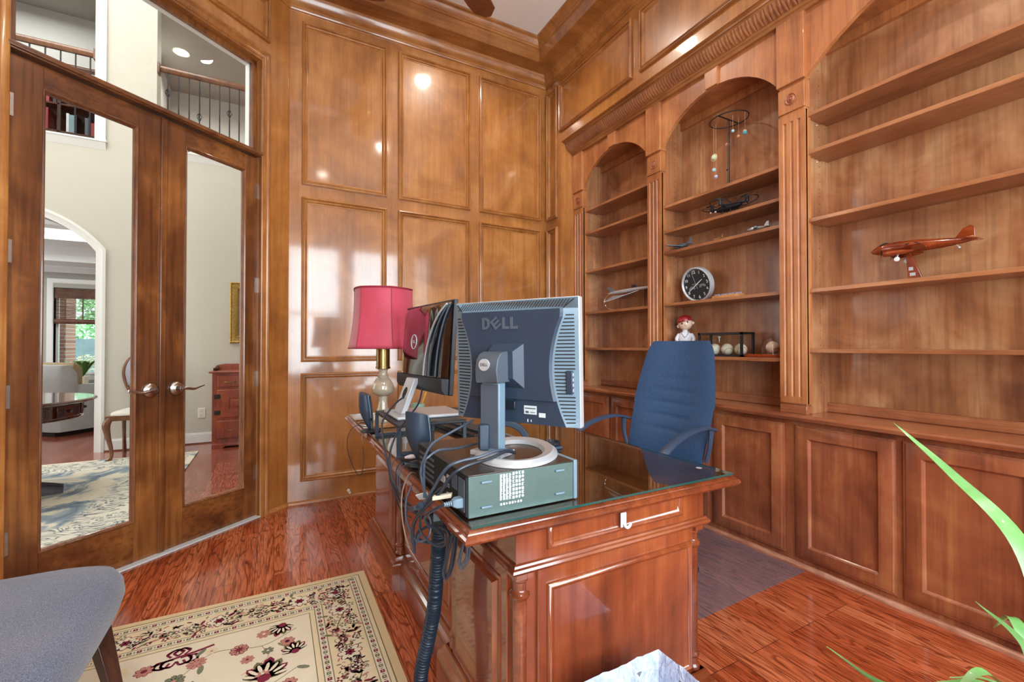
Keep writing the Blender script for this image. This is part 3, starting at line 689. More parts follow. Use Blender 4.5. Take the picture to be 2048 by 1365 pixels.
# ------------------------------------------------------------------ executive desk
DX0, DX1, DY0, DY1, DZ = .367, 1.305, .903, 2.800, .7405
t = thing('desk', 'large cherry executive desk with fluted corner columns and a glass covered top', 'desk', (.84, 1.85, 0)); desk = t
g = G(); g.box(DX0 + .045, DX1 - .045, DY0 + .045, DY1 - .045, .708, DZ - .004)
g.frame((0, 0, DZ), (1, 0, 0), (0, 1, 0), (0, 0, 1), DX0, DX1, DY0, DY1, [(.075, -.034), (.030, -.034), (.012, -.033), (.004, -.030), (.0, -.024), (.001, -.018), (.005, -.013), (.010, -.011), (.011, -.008), (.016, -.005), (.022, -.002), (.030, .0), (.05, 0)], cap=True)
g.build('desk_top', M['desk_trim'], t, angle=28)
RP = [(0, 0), (0, .004), (.004, .010), (.009, .012), (.014, .009), (.018, .004), (.022, .003)]       # applied panel moulding
def pedestal(y0, y1, front):
    x0, x1 = .528, 1.168
    b = G(); b.box(x0, x1, y0 + .012, y1 - .012, .02, .709); b.box(x0 - .013, x1 + .013, y0, y1, .618, .709)
    b.box(x0 - .012, x0 + .045, y0 + .05, y1 - .05, .02, .62)
    for xx in ((x0 - .012, x0 + .02), (x1 - .02, x1 + .012)):       # corner posts above and below the columns
        for yy in ((y0, y0 + .055), (y1 - .055, y1)): b.box(xx[0], xx[1], yy[0], yy[1], .578, .62)
    b.box(x0 + .05, x1 - .05, y0 + .001, y1 - .001, .02, .62)
    o = b.build('pedestal', M['desk'], t, bevel=.002)
    w = G(); w.sweep([(x0 - .013, y0), (x1 + .013, y0), (x1 + .013, y1), (x0 - .013, y1)][::-1], [(0, .594), (.005, .596), (.012, .600), (.015, .606), (.013, .612), (.008, .615), (.006, .620), (0, .622)]); w.build('waist_moulding', M['desk_trim_x'], t, angle=25)
    w = G(); w.sweep([(x0 - .013, y0), (x1 + .013, y0), (x1 + .013, y1), (x0 - .013, y1)][::-1], [(0, .150), (.006, .148), (.010, .140), (.012, .130), (.022, .122), (.026, .112), (.028, .0), (0, 0)]); w.build('plinth', M['desk_trim'], t, angle=25)
    yf, N = (y0, (0, -1, 0)) if front else (y1, (0, 1, 0))
    for f, Nn in ((y0 + .001, (0, -1, 0)), (y1 - .001, (0, 1, 0))):
        G().frame((0, f, 0), (1, 0, 0), (0, 0, 1), Nn, x0 + .075, x1 - .045, .170, .556, RP, cap=True).build('end_panel', M['desk'], t)
        G().frame((0, f - (.001 if Nn[1] < 0 else -.001), 0), (1, 0, 0), (0, 0, 1), Nn, x0 + .075, x1 - .085, .641, .712, RP, cap=True).build('frieze_panel', M['desk'], t)
    G().frame((x0 - .012, 0, 0), (0, 1, 0), (0, 0, 1), (-1, 0, 0), y0 + .085, y1 - .085, .170, .556, [(0, 0), (.0, .003), (.006, -.006), (.012, -.010), (.020, .004), (.026, .012), (.034, .012)], cap=True).build('side_panel', M['desk'], t)
    G().frame((x1, 0, 0), (0, 1, 0), (0, 0, 1), (1, 0, 0), y0 + .05, y1 - .05, .17, .37, RP, cap=True).build('drawer', M['desk'], t)
    G().frame((x1, 0, 0), (0, 1, 0), (0, 0, 1), (1, 0, 0), y0 + .05, y1 - .05, .39, .57, RP, cap=True).build('drawer', M['desk'], t)
    col = [(.024, .150), (.024, .160), (.019, .166), (.019, .185), (.023, .192), (.023, .197), (.018, .202), (.0185, .205), (.0185, .520), (.018, .523), (.023, .527), (.026, .534), (.025, .541), (.019, .546), (.0175, .549), (.0175, .567), (.021, .571), (.021, .578)]
    for cx in (x0 + .012, x1 - .012):
        for cy in (y0 + .026, y1 - .026):
            G().lathe(col, (cx, cy, 0), 36, flute=(.80, .206, .519)).build('corner_column', M['desk_trim'], t, angle=25)
pedestal(.945, 1.430, True); pedestal(2.130, 2.680, False)
m = G(); m.box(.552, .575, 1.43, 2.13, .02, .709); m.build('modesty_panel', M['desk'], t)
G().frame((.552, 0, 0), (0, 1, 0), (0, 0, 1), (-1, 0, 0), 1.475, 2.085, .205, .66, RP, cap=True).build('modesty_moulding', M['desk'], t)
w = G(); w.sweep([(.552, 2.13), (.552, 1.43)][::-1], [(0, .150), (.006, .148), (.010, .140), (.012, .130), (.022, .122), (.026, .112), (.028, .0)], closed=False); w.build('modesty_plinth', M['desk_trim'], t, angle=25)
GZ = .7475
g = G(); g.box(.386, 1.284, .916, 2.757, DZ + .001, GZ)
o = g.build('desk_glass', [M['deskglass'], M['glass_edge']], smooth=False)
for p in o.data.polygons:
    if abs(p.normal.z) < .5: p.material_index = 1
tag(o, 'clear sheet of plate glass with green edges covering the desk top', 'desk glass')
b = thing('glass_bumper', 'small round clear bumper under the near bookcase-side corner of the desk glass', 'bumper', (1.235, 1.01, DZ))
G().lathe([(.009, .0), (.010, .0008)], (1.235, 1.005, GZ), 20).build('disc', M['silver'], b)
h = thing('adhesive_hook', 'small white adhesive hook stuck on the drawer front of the desk', 'hook', (.843, .93, .68))
G().box(.832, .852, .929, .933, .655, .695).build('plate', M['white_plastic'], h, bevel=.003)
g = G(); g.tube([(.842, .930, .668), (.842, .922, .660), (.846, .918, .658), (.856, .920, .662), (.858, .921, .669)], .004, 8, 3); g.build('hook', M['white_plastic'], h)

# ------------------------------------------------------------------ computer tower lying on its side
t = thing('computer_tower', 'grey green desktop computer lying flat on the desk glass', 'computer', (.545, 1.15, GZ))
px0, px1, py0, py1, pz0, pz1 = .393, .700, .955, 1.355, GZ + .002, .850
G().box(px0 + .003, px1 - .008, py0, py1, pz0, pz1 - .003).build('case_side', M['pcgreen'], t, bevel=.002)
G().box(px0 + .001, px1 - .008, py0 - .002, py1, pz1 - .004, pz1).build('case_cover', M['pctop'], t, bevel=.0015)
g = G(); g.box(px1 - .008, px1 + .004, py0 - .003, py1 + .003, pz0, pz1 + .001); g.build('front_bezel', M['greyplastic'], t, bevel=.003)
for x, z in ((.427, pz0 + .022), (.427, pz1 - .020), (.634, pz0 + .022), (.634, pz1 - .020)):
    G().box(x, x + .027, py0 - .006, py0, z - .0025, z + .0025).build('rubber_foot', M['greyplastic'], t, bevel=.0015)
g = G(); random.seed(3)
sx0, sx1, sz0, sz1 = .476, .546, pz0 + .016, pz1 - .006
for c in range(4):                                                   # regulatory print: fine columns, rows of symbols
    x = sx0 + .001 + c * .0082
    for k in range(30):
        w_ = .0068 * random.uniform(.55, 1); g.box(x, x + w_, py0 - .0006, py0, sz0 + .014 + k * .0021, sz0 + .0155 + k * .0021)
for c in range(4):
    for k in range(7):
        x, z = sx0 + .035 + c * .0086, sz0 + .013 + k * .0096
        q = random.random()
        if q < .35: g.lathe([(.0034, -.0006), (.0034, 0)], (x + .003, py0, z + .004), 12, 'y')
        elif q < .7: g.box(x, x + .006, py0 - .0006, py0, z, z + .007)
        else:
            for j in range(4): g.box(x, x + .0074 * random.uniform(.5, 1), py0 - .0006, py0, z + j * .0021, z + .0012 + j * .0021)
for k in range(8):
    x = sx0 + .002 + k * .0078
    if k % 3 == 2: g.prism([(x, sz0 + .002), (x + .0055, sz0 + .0045), (x, sz0 + .008)], py0 - .0006, py0, 'y')
    else: g.box(x, x + .0048, py0 - .0006, py0, sz0 + .002, sz0 + .0075)
g.build('regulatory_print', M['sticker'], t, smooth=False)
g = G(); g.box(px0 - .001, px0 + .004, py0 + .006, py1 - .006, pz0 + .004, pz1 - .006); o = g.build('rear_plate', M['slot'], t)
g = G()
g.box(px0 - .0008, px0, py0 + .01, py1 - .025, pz0 + .010, pz1 - .012)
for k in range(9): g.box(px0 - .003, px0, py0 + .012 + k * .0045, py0 + .0145 + k * .0045, pz0 + .012, pz1 - .014)
for k in range(5): g.box(px0 - .0035, px0, py1 - .16, py1 - .03, pz0 + .014 + k * .016, pz0 + .020 + k * .016)
for k in range(6): g.box(px0 - .003, px0, py0 + .062 + k * .006, py0 + .066 + k * .006, pz0 + .05, pz1 - .014)
g.build('rear_grille', M['midplastic'], o)
g = G()
for k in range(3): g.box(px0 - .004, px0, py0 + .115, py0 + .130, pz0 + .02 + k * .022, pz0 + .028 + k * .022)
g.box(px0 - .005, px0, py0 + .145, py0 + .175, pz0 + .045, pz0 + .062)
g.build('rear_port', M['silver'], o)

# ------------------------------------------------------------------ grey monitor standing on the tower
t = thing('monitor', 'grey slotted back of a square flat monitor standing on the computer', 'monitor', (.60, 1.13, pz1), group='monitors on the desk'); mon = t
pL, pR = V((.499, 1.309, 0)), V((.707, .949, 0))
e = (pR - pL).normalized(); nb = V((-.866, -.5, 0)); nb = (nb - e * nb.dot(e)).normalized(); W2 = (pR - pL).length / 2
tilt = radians(2); upv = (V((0, 0, 1)) * cos(tilt) - nb * sin(tilt) * -1).normalized(); nbt = e.cross(upv); nbt = nbt if nbt.dot(nb) > 0 else -nbt
cM = (pL + pR) / 2 + V((0, 0, 1.106)); H2 = .177
MM = Matrix(((e.x, upv.x, nbt.x, cM.x), (e.y, upv.y, nbt.y, cM.y), (e.z, upv.z, nbt.z, cM.z), (0, 0, 0, 1)))      # local: x across, y up, z out of the back
g = G(MM); g.box(-W2, W2, -H2, H2, -.030, -.006); g.build('screen_housing', M['silver'], t, bevel=.004)
G(MM).box(-W2 + .016, W2 - .016, -H2 + .018, H2 - .016, -.0308, -.0298).build('screen', M['gloss'], t)
# slotted rim: a slim wedge ring, then the smooth raised back bounded by two inward arcs
def edge_x(v):                                        # half width of the smooth back at height v (bows inward)
    k = (v + .02) / .165
    return (.135 + .045 * k * k) if v < .125 else .135 + .045 * .78
nrow = 28; g = G(MM); secs = []
vs_ = [-H2 + .004 + (H2 - .032 + H2 - .004) * i / nrow for i in range(nrow + 1)]
# wedge ring surface
ring = []
for v in vs_:
    ex = min(edge_x(v), W2 - .012)
    ring.append([(-W2 + .002, v, -.006), (-ex, v, .012), (ex, v, .012), (W2 - .002, v, -.006)])
g2 = G(MM)
for a, b in zip(ring, ring[1:]):
    g2.add([a[0], a[1], b[1], b[0]], [(0, 1, 2, 3)]); g2.add([a[2], a[3], b[3], b[2]], [(0, 1, 2, 3)])
g2.add([ring[-1][0], ring[-1][1], ring[-1][2], ring[-1][3], (W2 - .002, H2 - .002, -.006), (-W2 + .002, H2 - .002, -.006)], [(0, 1, 2, 3, 4, 5)])
g2.build('rear_rim', M['greyplastic'], t, smooth=False)
back = G(MM)
for a, b in zip(ring, ring[1:]):
    back.add([(a[1][0], a[1][1], .012), (a[2][0], a[2][1], .012), (b[2][0], b[2][1], .012), (b[1][0], b[1][1], .012)], [(0, 1, 2, 3)])
    if a[1][1] > -.105:
        q = .006
        back.add([(a[1][0] + q, a[1][1], .020), (a[2][0] - q, a[2][1], .020), (b[2][0] - q, b[2][1], .020), (b[1][0] + q, b[1][1], .020)], [(0, 1, 2, 3)])
        back.add([(a[1][0], a[1][1], .012), (a[1][0] + q, a[1][1], .020), (b[1][0] + q, b[1][1], .020), (b[1][0], b[1][1], .012)], [(0, 1, 2, 3)])
        back.add([(a[2][0], a[2][1], .012), (a[2][0] - q, a[2][1], .020), (b[2][0] - q, b[2][1], .020), (b[2][0], b[2][1], .012)], [(0, 1, 2, 3)])
tp = ring[-1]; back.add([(tp[1][0], tp[1][1], .012), (tp[2][0], tp[2][1], .012), (tp[2][0] - .006, tp[2][1], .020), (tp[1][0] + .006, tp[1][1], .020)], [(0, 1, 2, 3)])
back.build('rear_cover', M['bluegrey'], t, angle=30)
sl = G(MM)
for k in range(32):                                    # side slots
    v = -H2 + .016 + k * .0096
    if v > H2 - .045: break
    ex = min(edge_x(v), W2 - .02) + .006; x1 = W2 - .012
    if x1 - ex < .008: continue
    for sg in (-1, 1):
        if sg > 0 and -.085 < v < -.02: x1b = x1 - .022
        else: x1b = x1
        f = lambda x: .012 - .018 * (abs(x) - (ex - .006)) / max(.01, (W2 - .002 - (ex - .006))) + .0012
        sl.add([(sg * ex, v - .0016, f(ex)), (sg * x1b, v - .0016, f(x1b)), (sg * x1b, v + .0016, f(x1b)), (sg * ex, v + .0016, f(ex))], [(0, 1, 2, 3)])
for k in range(41):                                    # top slots
    x = -W2 + .030 + k * (2 * W2 - .06) / 40; v0, v1 = H2 - .027, H2 - .006; q = .004
    zf = lambda v: .012 - .018 * (v - (H2 - .028)) / .026 + .0012
    sl.add([(x - .0016 - q, v0, zf(v0)), (x + .0016 - q, v0, zf(v0)), (x + .0016 + q, v1, zf(v1)), (x - .0016 + q, v1, zf(v1))], [(0, 1, 2, 3)])
for sg in (-1, 1):                                     # long diagonal corner slots
    sl.add([(sg * (W2 - .040), H2 - .030, .011), (sg * (W2 - .037), H2 - .031, .011), (sg * (W2 - .010), H2 - .007, -.001), (sg * (W2 - .014), H2 - .006, -.001)], [(0, 1, 2, 3)])
sl.build('vent_slots', M['slot'], t, smooth=False)
g = G(MM); g.box(W2 - .036, W2 - .016, -.085, -.022, -.002, .008); g.build('usb_panel', M['bluegrey'], t, bevel=.003)
g = G(MM); 
for k in range(4): g.box(W2 - .0175, W2 - .0155, -.078 + k * .014, -.070 + k * .014, .0, .006)
g.build('usb_port', M['silver'], t)
g = G(MM)                                              # embossed maker's lettering, letter E tipped on its corner
lx, ly, lh, lw, z0, z1 = -.088, .093, .034, .0075, .019, .0225
g.prism([(lx, ly), (lx + .016, ly), (lx + .025, ly + .007), (lx + .027, ly + .017), (lx + .025, ly + .027), (lx + .016, ly + lh), (lx, ly + lh), (lx, ly + lh - .007), (lx + .013, ly + lh - .007), (lx + .018, ly + .022), (lx + .018, ly + .012), (lx + .013, ly + .007), (lx + .0075, ly + .007), (lx + .0075, ly + lh - .007), (lx, ly + lh - .007)], z0, z1)
ce = V((lx + .048, ly + .017)); a = radians(38)
for u0, u1, w0, w1 in ((-.013, -.006, -.015, .015), (-.006, .013, .009, .015), (-.006, .013, -.003, .003), (-.006, .013, -.015, -.009)):
    g.prism([(ce.x + u * cos(a) - w * sin(a), ce.y + u * sin(a) + w * cos(a)) for u, w in ((u0, w0), (u1, w0), (u1, w1), (u0, w1))], z0, z1)
for x in (lx + .070, lx + .097): g.prism([(x, ly), (x + .024, ly), (x + .024, ly + .008), (x + .008, ly + .008), (x + .008, ly + lh), (x, ly + lh)], z0, z1)
g.build('maker_lettering', M['midplastic'], t, smooth=False)
g = G(MM)                                              # tapered mounting boss
g.loft([[(-.052, -.075, .019), (.052, -.075, .019), (.052, .052, .019), (-.052, .052, .019)], [(-.052, -.045, .045), (.030, -.045, .045), (.030, .030, .045), (-.052, .030, .045)]]); g.build('mount_plate', M['bluegrey'], t, smooth=False)
# knuckle, column and ring foot
kc = MM @ V((-.022, -.010, .045))
kd = nb
KM = Matrix(((e.x, 0, kd.x, kc.x), (e.y, 0, kd.y, kc.y), (e.z, 1, kd.z, kc.z), (0, 0, 0, 1)))
g = G(KM); pf = [(-.012, -.045), (.052, -.045), (.056, -.01), (.050, .018), (.036, .034), (.015, .040), (-.012, .040)]
g.loft([[(x, y, z) for z, y in pf] for x in (-.036, -.034, .034, .036)]); g.build('tilt_knuckle', M['midplastic'], t, bevel=.004, angle=50)
cp_ = KM @ V((-.004, -.008, .0562))
g = G(KM); g.loft([[(-.006 + .0175 * cos(2 * pi * i / 24), .004 + .0165 * sin(2 * pi * i / 24), z) for i in range(24)] for z in (.052, .0565)]); bad = g.build('round_badge', M['silver'], t)
tv, tf = text_geo('DELL', .011, True)
g = G(KM); g.add([(-.006 + v.x * -1 * -1, .004 + v.y, .0569) for v in tv], tf); g.build('badge_lettering', M['bluegrey'], bad, smooth=False)
g = G(KM); colb = kc.z - .045 - pz1
g.box(-.030, .030, -.045 - colb + .006, -.043, .0, .036); g.build('column', M['greyplastic'], t, bevel=.006)
g = G(KM); g.box(-.030, -.029 + .058, -.045 - colb + .02, -.05, .036, .038); g.build('column_face', M['midplastic'], t, bevel=.001)
g = G(KM); y0_ = -.045 - colb
g.loft([[(-.026, y0_ + .018, .036), (.0, y0_ + .018, .036), (.006, y0_ + .018, .05), (-.012, y0_ + .018, .066), (-.03, y0_ + .018, .05)], [(-.026, y0_ + .085, .036), (.0, y0_ + .085, .036), (.006, y0_ + .085, .050), (-.012, y0_ + .085, .066), (-.03, y0_ + .085, .05)]]); g.build('cable_holder', M['bluegrey'], t, bevel=.002)
bc = V((.598, 1.095, pz1))                              # ring foot
g = G(); n = 48; secs = []
for i in range(n):
    a = 2 * pi * i / n; c_, s_ = cos(a), sin(a)
    A_, B_ = V((.53, .848, 0)), V((.848, -.53, 0)); E = lambda a_, b_, h_: bc + A_ * (a_ * s_) + B_ * (b_ * c_) + V((0, 0, h_))
    secs.append([E(.162, .116, .001), E(.160, .114, .008), E(.147, .102, .016), E(.120, .080, .012), E(.112, .073, .001)])
secs.append(secs[0]); g.loft(secs, cap=False)
b0 = KM @ V((0, 0, .018)); g.loft([[V((b0.x, b0.y, pz1 + z)) + V((-.05 * 0 + u * e.x + w * nb.x, u * e.y + w * nb.y, 0)) for u, w in ((-.05, -.03), (.05, -.03), (.05, .04), (-.05, .04))] for z in (.001, .013)])
g.build('ring_foot', M['silver'], t)
g = G(MM); g.box(.045, .085, -.146, -.122, .0125, .0135); g.box(.092, .112, -.152, -.140, .0125, .0135); g.box(.055, .058, -.168, -.160, .0125, .0135); g.box(.066, .068, -.167, -.161, .0125, .0135); g.build('spec_label', M['sticker'], t, smooth=False)
g = G(MM); g.box(.048, .082, -.131, -.128, .0136, .0139); g.box(.050, .060, -.143, -.137, .0136, .0139); g.box(.065, .080, -.141, -.139, .0136, .0139); g.build('label_print', M['midplastic'], t, smooth=False)
g = G(MM); g.box(-.02, .02, -.135, -.112, .0125, .022); g.box(-.06, -.03, -.135, -.115, .0125, .02); g.build('video_socket', M['blackplastic'], t, bevel=.002)

# ------------------------------------------------------------------ glossy black monitor on the riser
t = thing('riser_stand', 'black metal monitor riser with thin legs standing on the desk glass', 'monitor riser', (.53, 1.83, GZ))
rx0, rx1, ry0, ry1, rz = .395, .665, 1.625, 2.035, .862
g = G(); g.box(rx0, rx1, ry0, ry1, rz - .012, rz); g.build('top', M['blackplastic'], t, bevel=.003)
for x in (rx0, rx1 - .014):
    for y in (ry0, ry1 - .014):
        G().box(x, x + .014, y, y + .014, GZ, rz - .012).build('leg', M['bluegrey'], t, bevel=.001)
for y in (ry0, ry1 - .014): G().box(rx0 + .014, rx1 - .014, y, y + .014, GZ, GZ + .012).build('foot_rail', M['bluegrey'], t, bevel=.001)
t = thing('monitor', 'glossy black widescreen monitor on a silver arm, on the black riser', 'monitor', (.56, 1.80, rz), group='monitors on the desk')
qL, qR = V((.528, 2.052, 0)), V((.572, 1.552, 0)); e2 = (qR - qL).normalized(); n2 = V((-e2.y * -1, e2.x * -1, 0)); n2 = V((e2.y, -e2.x, 0)); n2 = n2 if n2.x < 0 else -n2
c2 = (qL + qR) / 2 + V((0, 0, 1.146)); w2, h2 = .251, .180
tl = radians(3.5); u2 = (V((0, 0, 1)) * cos(tl) + n2 * -sin(tl) * -1 * -1).normalized(); nn2 = e2.cross(u2); nn2 = nn2 if nn2.dot(n2) > 0 else -nn2
M2 = Matrix(((e2.x, u2.x, nn2.x, c2.x), (e2.y, u2.y, nn2.y, c2.y), (e2.z, u2.z, nn2.z, c2.z), (0, 0, 0, 1)))
G(M2).box(-w2, w2, -h2, h2, -.022, -.004).build('screen_housing', M['blackplastic'], t, bevel=.003)
G(M2).box(-w2 + .012, w2 - .012, -h2 + .03, h2 - .012, -.0228, -.0218).build('screen', M['gloss'], t)
g = G(M2); secs = []                                    # bowed, wave-edged glossy back shell
for i in range(25):
    u = -1 + 2 * i / 24; z = .030 * (1 - abs(u) ** 6) + (.004 * cos(u * 14) if u > .35 else 0)
    secs.append([(u * w2 * .985, -h2 + .062, -.004), (u * w2 * .985, -h2 + .064, z), (u * w2 * .985, h2 - .03, z), (u * w2 * .98, h2 - .006, -.004)])
g.loft(secs, closed=False, cap=False); g.build('back_shell', M['gloss'], t, angle=60)
for k, (a_, b_, r_) in enumerate(((.36, .92, .0035), (.56, .96, .003), (.76, .98, .0025))):
    pts = [(w2 * (b_ - (b_ - a_) * (1 - ((j / 10) ** 1.6))), 0, 0) for j in range(11)]
    pts = [(w2 * (a_ + (b_ - a_) * (j / 10) ** 2.2), -h2 + .066 + (2 * h2 - .085) * j / 10, .030 * (1 - (a_ + (b_ - a_) * (j / 10) ** 2.2) ** 6) + .004) for j in range(11)]
    G(M2).tube(pts, r_ * 2.4, 8, 3, squash=.5).build('wave_rib', M['midplastic'] if k else M['silver'], t)
g = G(M2); g.loft([[(x, y, z) for y, z in ((-h2 + .002, -.004), (-h2 + .002, .012), (-h2 + .02, .026), (-h2 + .062, .028), (-h2 + .062, -.004))] for x in (-w2 * .98, w2 * .98)]); g.build('chin', M['blackplastic'], t, bevel=.002)
rg = [(.030 * cos(2 * pi * i / 32) - .045, .030 * sin(2 * pi * i / 32) + .02, .0312) for i in range(32)]
lg = G(M2).tube(rg, .0016, 6, closed=True).build('round_badge', M['white_plastic'], t)
tv, tf = text_geo('DELL', .017, True)
g = G(M2); g.add([(-.045 + v.x, .02 + v.y, .0318) for v in tv], tf); g.build('badge_lettering', M['white_plastic'], lg, smooth=False)
ac = M2 @ V((-.03, -h2 + .05, .030)); fb = V((ac.x - .055, ac.y + .0, rz + .014))
dv = (fb - ac); 
a_side = e2 * .046; a_n = nb.__class__((nn2.x, nn2.y, 0)).normalized() * .012
g = G(); g.loft([[p + a_side * i + a_n * j for i, j in ((-1, -1), (1, -1), (1, 1), (-1, 1))] for p in (ac, fb)]); arm = g.build('stand_arm', M['silver'], t, bevel=.003)
mid = ac.lerp(fb, .42) + a_n * 1.06; axs = dv.normalized(); g = G()
g.loft([[mid + a_n * q + axs * (.024 * sin(2 * pi * i / 20)) + e2 * (.020 * cos(2 * pi * i / 20)) for i in range(20)] for q in (-.004, .0012)]); g.build('cable_hole', M['slot'], arm)
g = G(); g.box(rx0 + .02, rx1 + .03, 1.71, 1.95, rz, rz + .014); g.build('stand_foot', M['silver'], t, bevel=.006)

# ------------------------------------------------------------------ table lamp
t = thing('table_lamp', 'table lamp with a flared red panelled shade and pearly turned stem', 'lamp', (.480, 2.275, GZ)); lx, ly = .480, 2.275
G().box(lx - .062, lx + .062, ly - .062, ly + .062, GZ, GZ + .022).build('base', M['honey'], t, bevel=.005)
G().lathe([(.050, .770), (.052, .790), (.045, .802), (.036, .815), (.025, .845), (.021, .872), (.022, .898), (.030, .904), (.046, .912), (.055, .925), (.056, .942), (.047, .966), (.034, .986), (.025, .993), (.028, .998), (.028, 1.003), (.022, 1.008), (.021, 1.026), (.026, 1.034), (.033, 1.038)], (lx, ly, 0), 36).build('stem', M['pearl'], t)
G().lathe([(.034, 1.036), (.036, 1.038), (.036, 1.046), (.033, 1.047), (.033, 1.14), (.030, 1.142)], (lx, ly, 0), 32).build('socket', M['brass'], t)
G().lathe([(.028, 1.145), (.032, 1.16), (.055, 1.20), (.058, 1.25), (.035, 1.29), (.0, 1.30)], (lx, ly, 0), 20).build('bulb', M['white_plastic'], t)
def shade_sec(z, r, q):
    pts = []
    for k in range(6):
        a0 = radians(60 * k + q); a1 = radians(60 * (k + 1) + q)
        for j in range(6):
            f = j / 6; p = V((cos(a0), sin(a0))).lerp(V((cos(a1), sin(a1))), f); p = p * r * (1 + .55 * (1 / max(p.length, .01) - 1)) 
            pts.append((lx + p.x, ly + p.y, z))
    return pts
g = G(); hs = []
for i in range(17):
    f = i / 16; z = 1.138 + .297 * f; r = .140 + .032 * (1 - f) ** 2.2 + .004 * f
    hs.append(shade_sec(z, r, 33))
g.loft(hs, cap=False); sh = g.build('lamp_shade', M['shade'], t, solid=.002, angle=20)
g = G(); g.tube(shade_sec(1.139, .1725, 33), .0035, 6, closed=True); g.tube(shade_sec(1.433, .1445, 33), .0045, 6, closed=True)
for k in range(6):
    a = radians(60 * k + 33)
    g.tube([(lx + cos(a) * (r + .0005), ly + sin(a) * (r + .0005), z) for z, r in [(1.138 + .297 * i / 16, .140 + .032 * (1 - i / 16) ** 2.2 + .004 * i / 16) for i in range(17)]], .0022, 6)
g.build('piping', M['shade_trim'], sh)
G().tube([(lx - .143, ly, 1.42), (lx, ly, 1.40), (lx + .143, ly, 1.42)], .002, 6).build('spider', M['brass'], sh)

# ------------------------------------------------------------------ speakers
def speaker(x, y, rot, label):
    t = thing('speaker', label, 'speaker', (x, y, GZ), rotz=rot, group='speakers on the desk', local=True)
    b = G(); b.lathe([(.045, 0), (.047, .004), (.040, .010), (.018, .014)], (0, 0, 0), 28); b.build('foot', M['blackplastic'], t)
    s = []
    for i in range(13):
        f = i / 12; z = .012 + .165 * f; w = .012 + .034 * min(1, f * 1.9) ** .6 - .003 * max(0, f - .75); off = .022 * f; q = .030 + .010 * sin(pi * f)
        sec = []
        for k in range(20):
            a = 2 * pi * k / 20; ca, sa = cos(a), sin(a)
            sec.append((off + (q * ca if ca > 0 else .022 * ca) * (w / .046), w * (abs(sa) ** .8) * (1 if sa > 0 else -1), z + (.010 * ca * f)))
        s.append(sec)
    b = G(); b.loft(s); b.build('body', M['seatblue'] if False else M['bluegrey'], t, bevel=.003, angle=50)
    fr = [(x_ * 1.0 - .001, y_ * 1.03, z_) for sec in s for x_, y_, z_ in (sec[7], )]; fl = [(x_ - .001, y_ * 1.03, z_) for sec in s for x_, y_, z_ in (sec[13], )]
    g = G(); g.tube(fr + fl[::-1], .0022, 6, closed=True); g.build('edge_trim', M['greyplastic'], t)
    g = G(); g.ball((-.006, .040, .062), .007, .006, .007, 10); g.build('volume_knob', M['slot'], t)
    return t
speaker(.440, 1.470, radians(205), 'dark blue slanted speaker standing just behind the computer tower')
speaker(.400, 2.165, radians(165), 'dark blue slanted speaker standing in front of the lamp stem, half behind the riser leg')

# ------------------------------------------------------------------ keyboard and small things
t = thing('keyboard', 'black keyboard lying on the desk glass behind the riser', 'keyboard', (.80, 1.97, GZ), rotz=radians(96), local=True)
G().loft([[(x, y, z) for y, z in ((-.075, .0), (.075, .0), (.075, .022), (.05, .024), (-.07, .012))] for x in (-.22, .22)]).build('body', M['blackplastic'], t, bevel=.003)
g = G()
for r in range(5):
    for c in range(17):
        x = -.205 + c * .0245; y = -.058 + r * .0225; z = .0135 + (y + .07) * .1
        g.obox((x + .0 * r, y, z + .004), (.0098, 0, 0), (0, .0088, .0009), (0, 0, .0045))
g.build('keys', M['keys'], t, smooth=False)
t = thing('pencil_cup', 'pale green cup behind the silver monitor foot, holding a pencil', 'cup', (.665, 2.30, GZ))
G().lathe([(.034, 0), (.036, .004), (.036, .10), (.033, .10), (.033, .006)], (.665, 2.30, GZ), 24).build('body', M['cup'], t)
t = thing('pencil', 'yellow pencil leaning in the pale green cup', 'pencil', (.665, 2.30, GZ))
G().tube([(.66, 2.315, GZ + .008), (.705, 2.285, .905)], .004, 6).build('shaft', M['pencil'], t)
G().tube([(.705, 2.285, .905), (.7075, 2.2833, .912)], [.004, .0008], 6).build('tip', M['honey'], t)
t = thing('glue_bottle', 'slim white bottle with a nozzle standing beside the green cup', 'bottle', (.605, 2.315, GZ))
G().lathe([(.016, 0), (.018, .003), (.018, .085), (.012, .10), (.006, .108), (.004, .135), (.002, .14)], (.605, 2.315, GZ), 18).build('body', M['white_plastic'], t)
t = thing('ribbed_dish', 'small dark ribbed round dish on the glass behind the silver ring foot', 'dish', (.962, 1.472, GZ))
G().box(.935, .995, 1.44, 1.50, GZ, GZ + .012).build('tray', M['bluegrey'], t, bevel=.003)
g = G(); g.lathe([(.030, .012), (.036, .016), (.038, .026), (.034, .028), (.028, .018)], (.962, 1.475, GZ), 40, flute=(.94, .014, .03)); g.build('rim', M['blackplastic'], t)
t = thing('curved_band', 'dark grey curved band standing on the glass behind the square monitor', 'band', (.817, 1.589, GZ))
cu, cv = V((.882, -.471, 0)), V((.471, .882, 0)); c0 = V((.817, 1.589, GZ + .002))
g = G(); g.loft([[c0 + cu * (.104 * k * cos(a)) + V((0, 0, .100 * k * sin(a))) + cv * w for k, w in ((.76, 0), (1, 0), (1, .03), (.76, .03))] for a in [pi * i / 24 for i in range(25)]]); g.build('band', M['bluegrey'], t, bevel=.003)
t = thing('notepad', 'thin dark blue notepad lying on the far end of the desk glass', 'notepad', (.93, 2.60, GZ))
G().box(.80, 1.02, 2.50, 2.68, GZ, GZ + .012).build('cover', M['bluegrey'], t, bevel=.002)
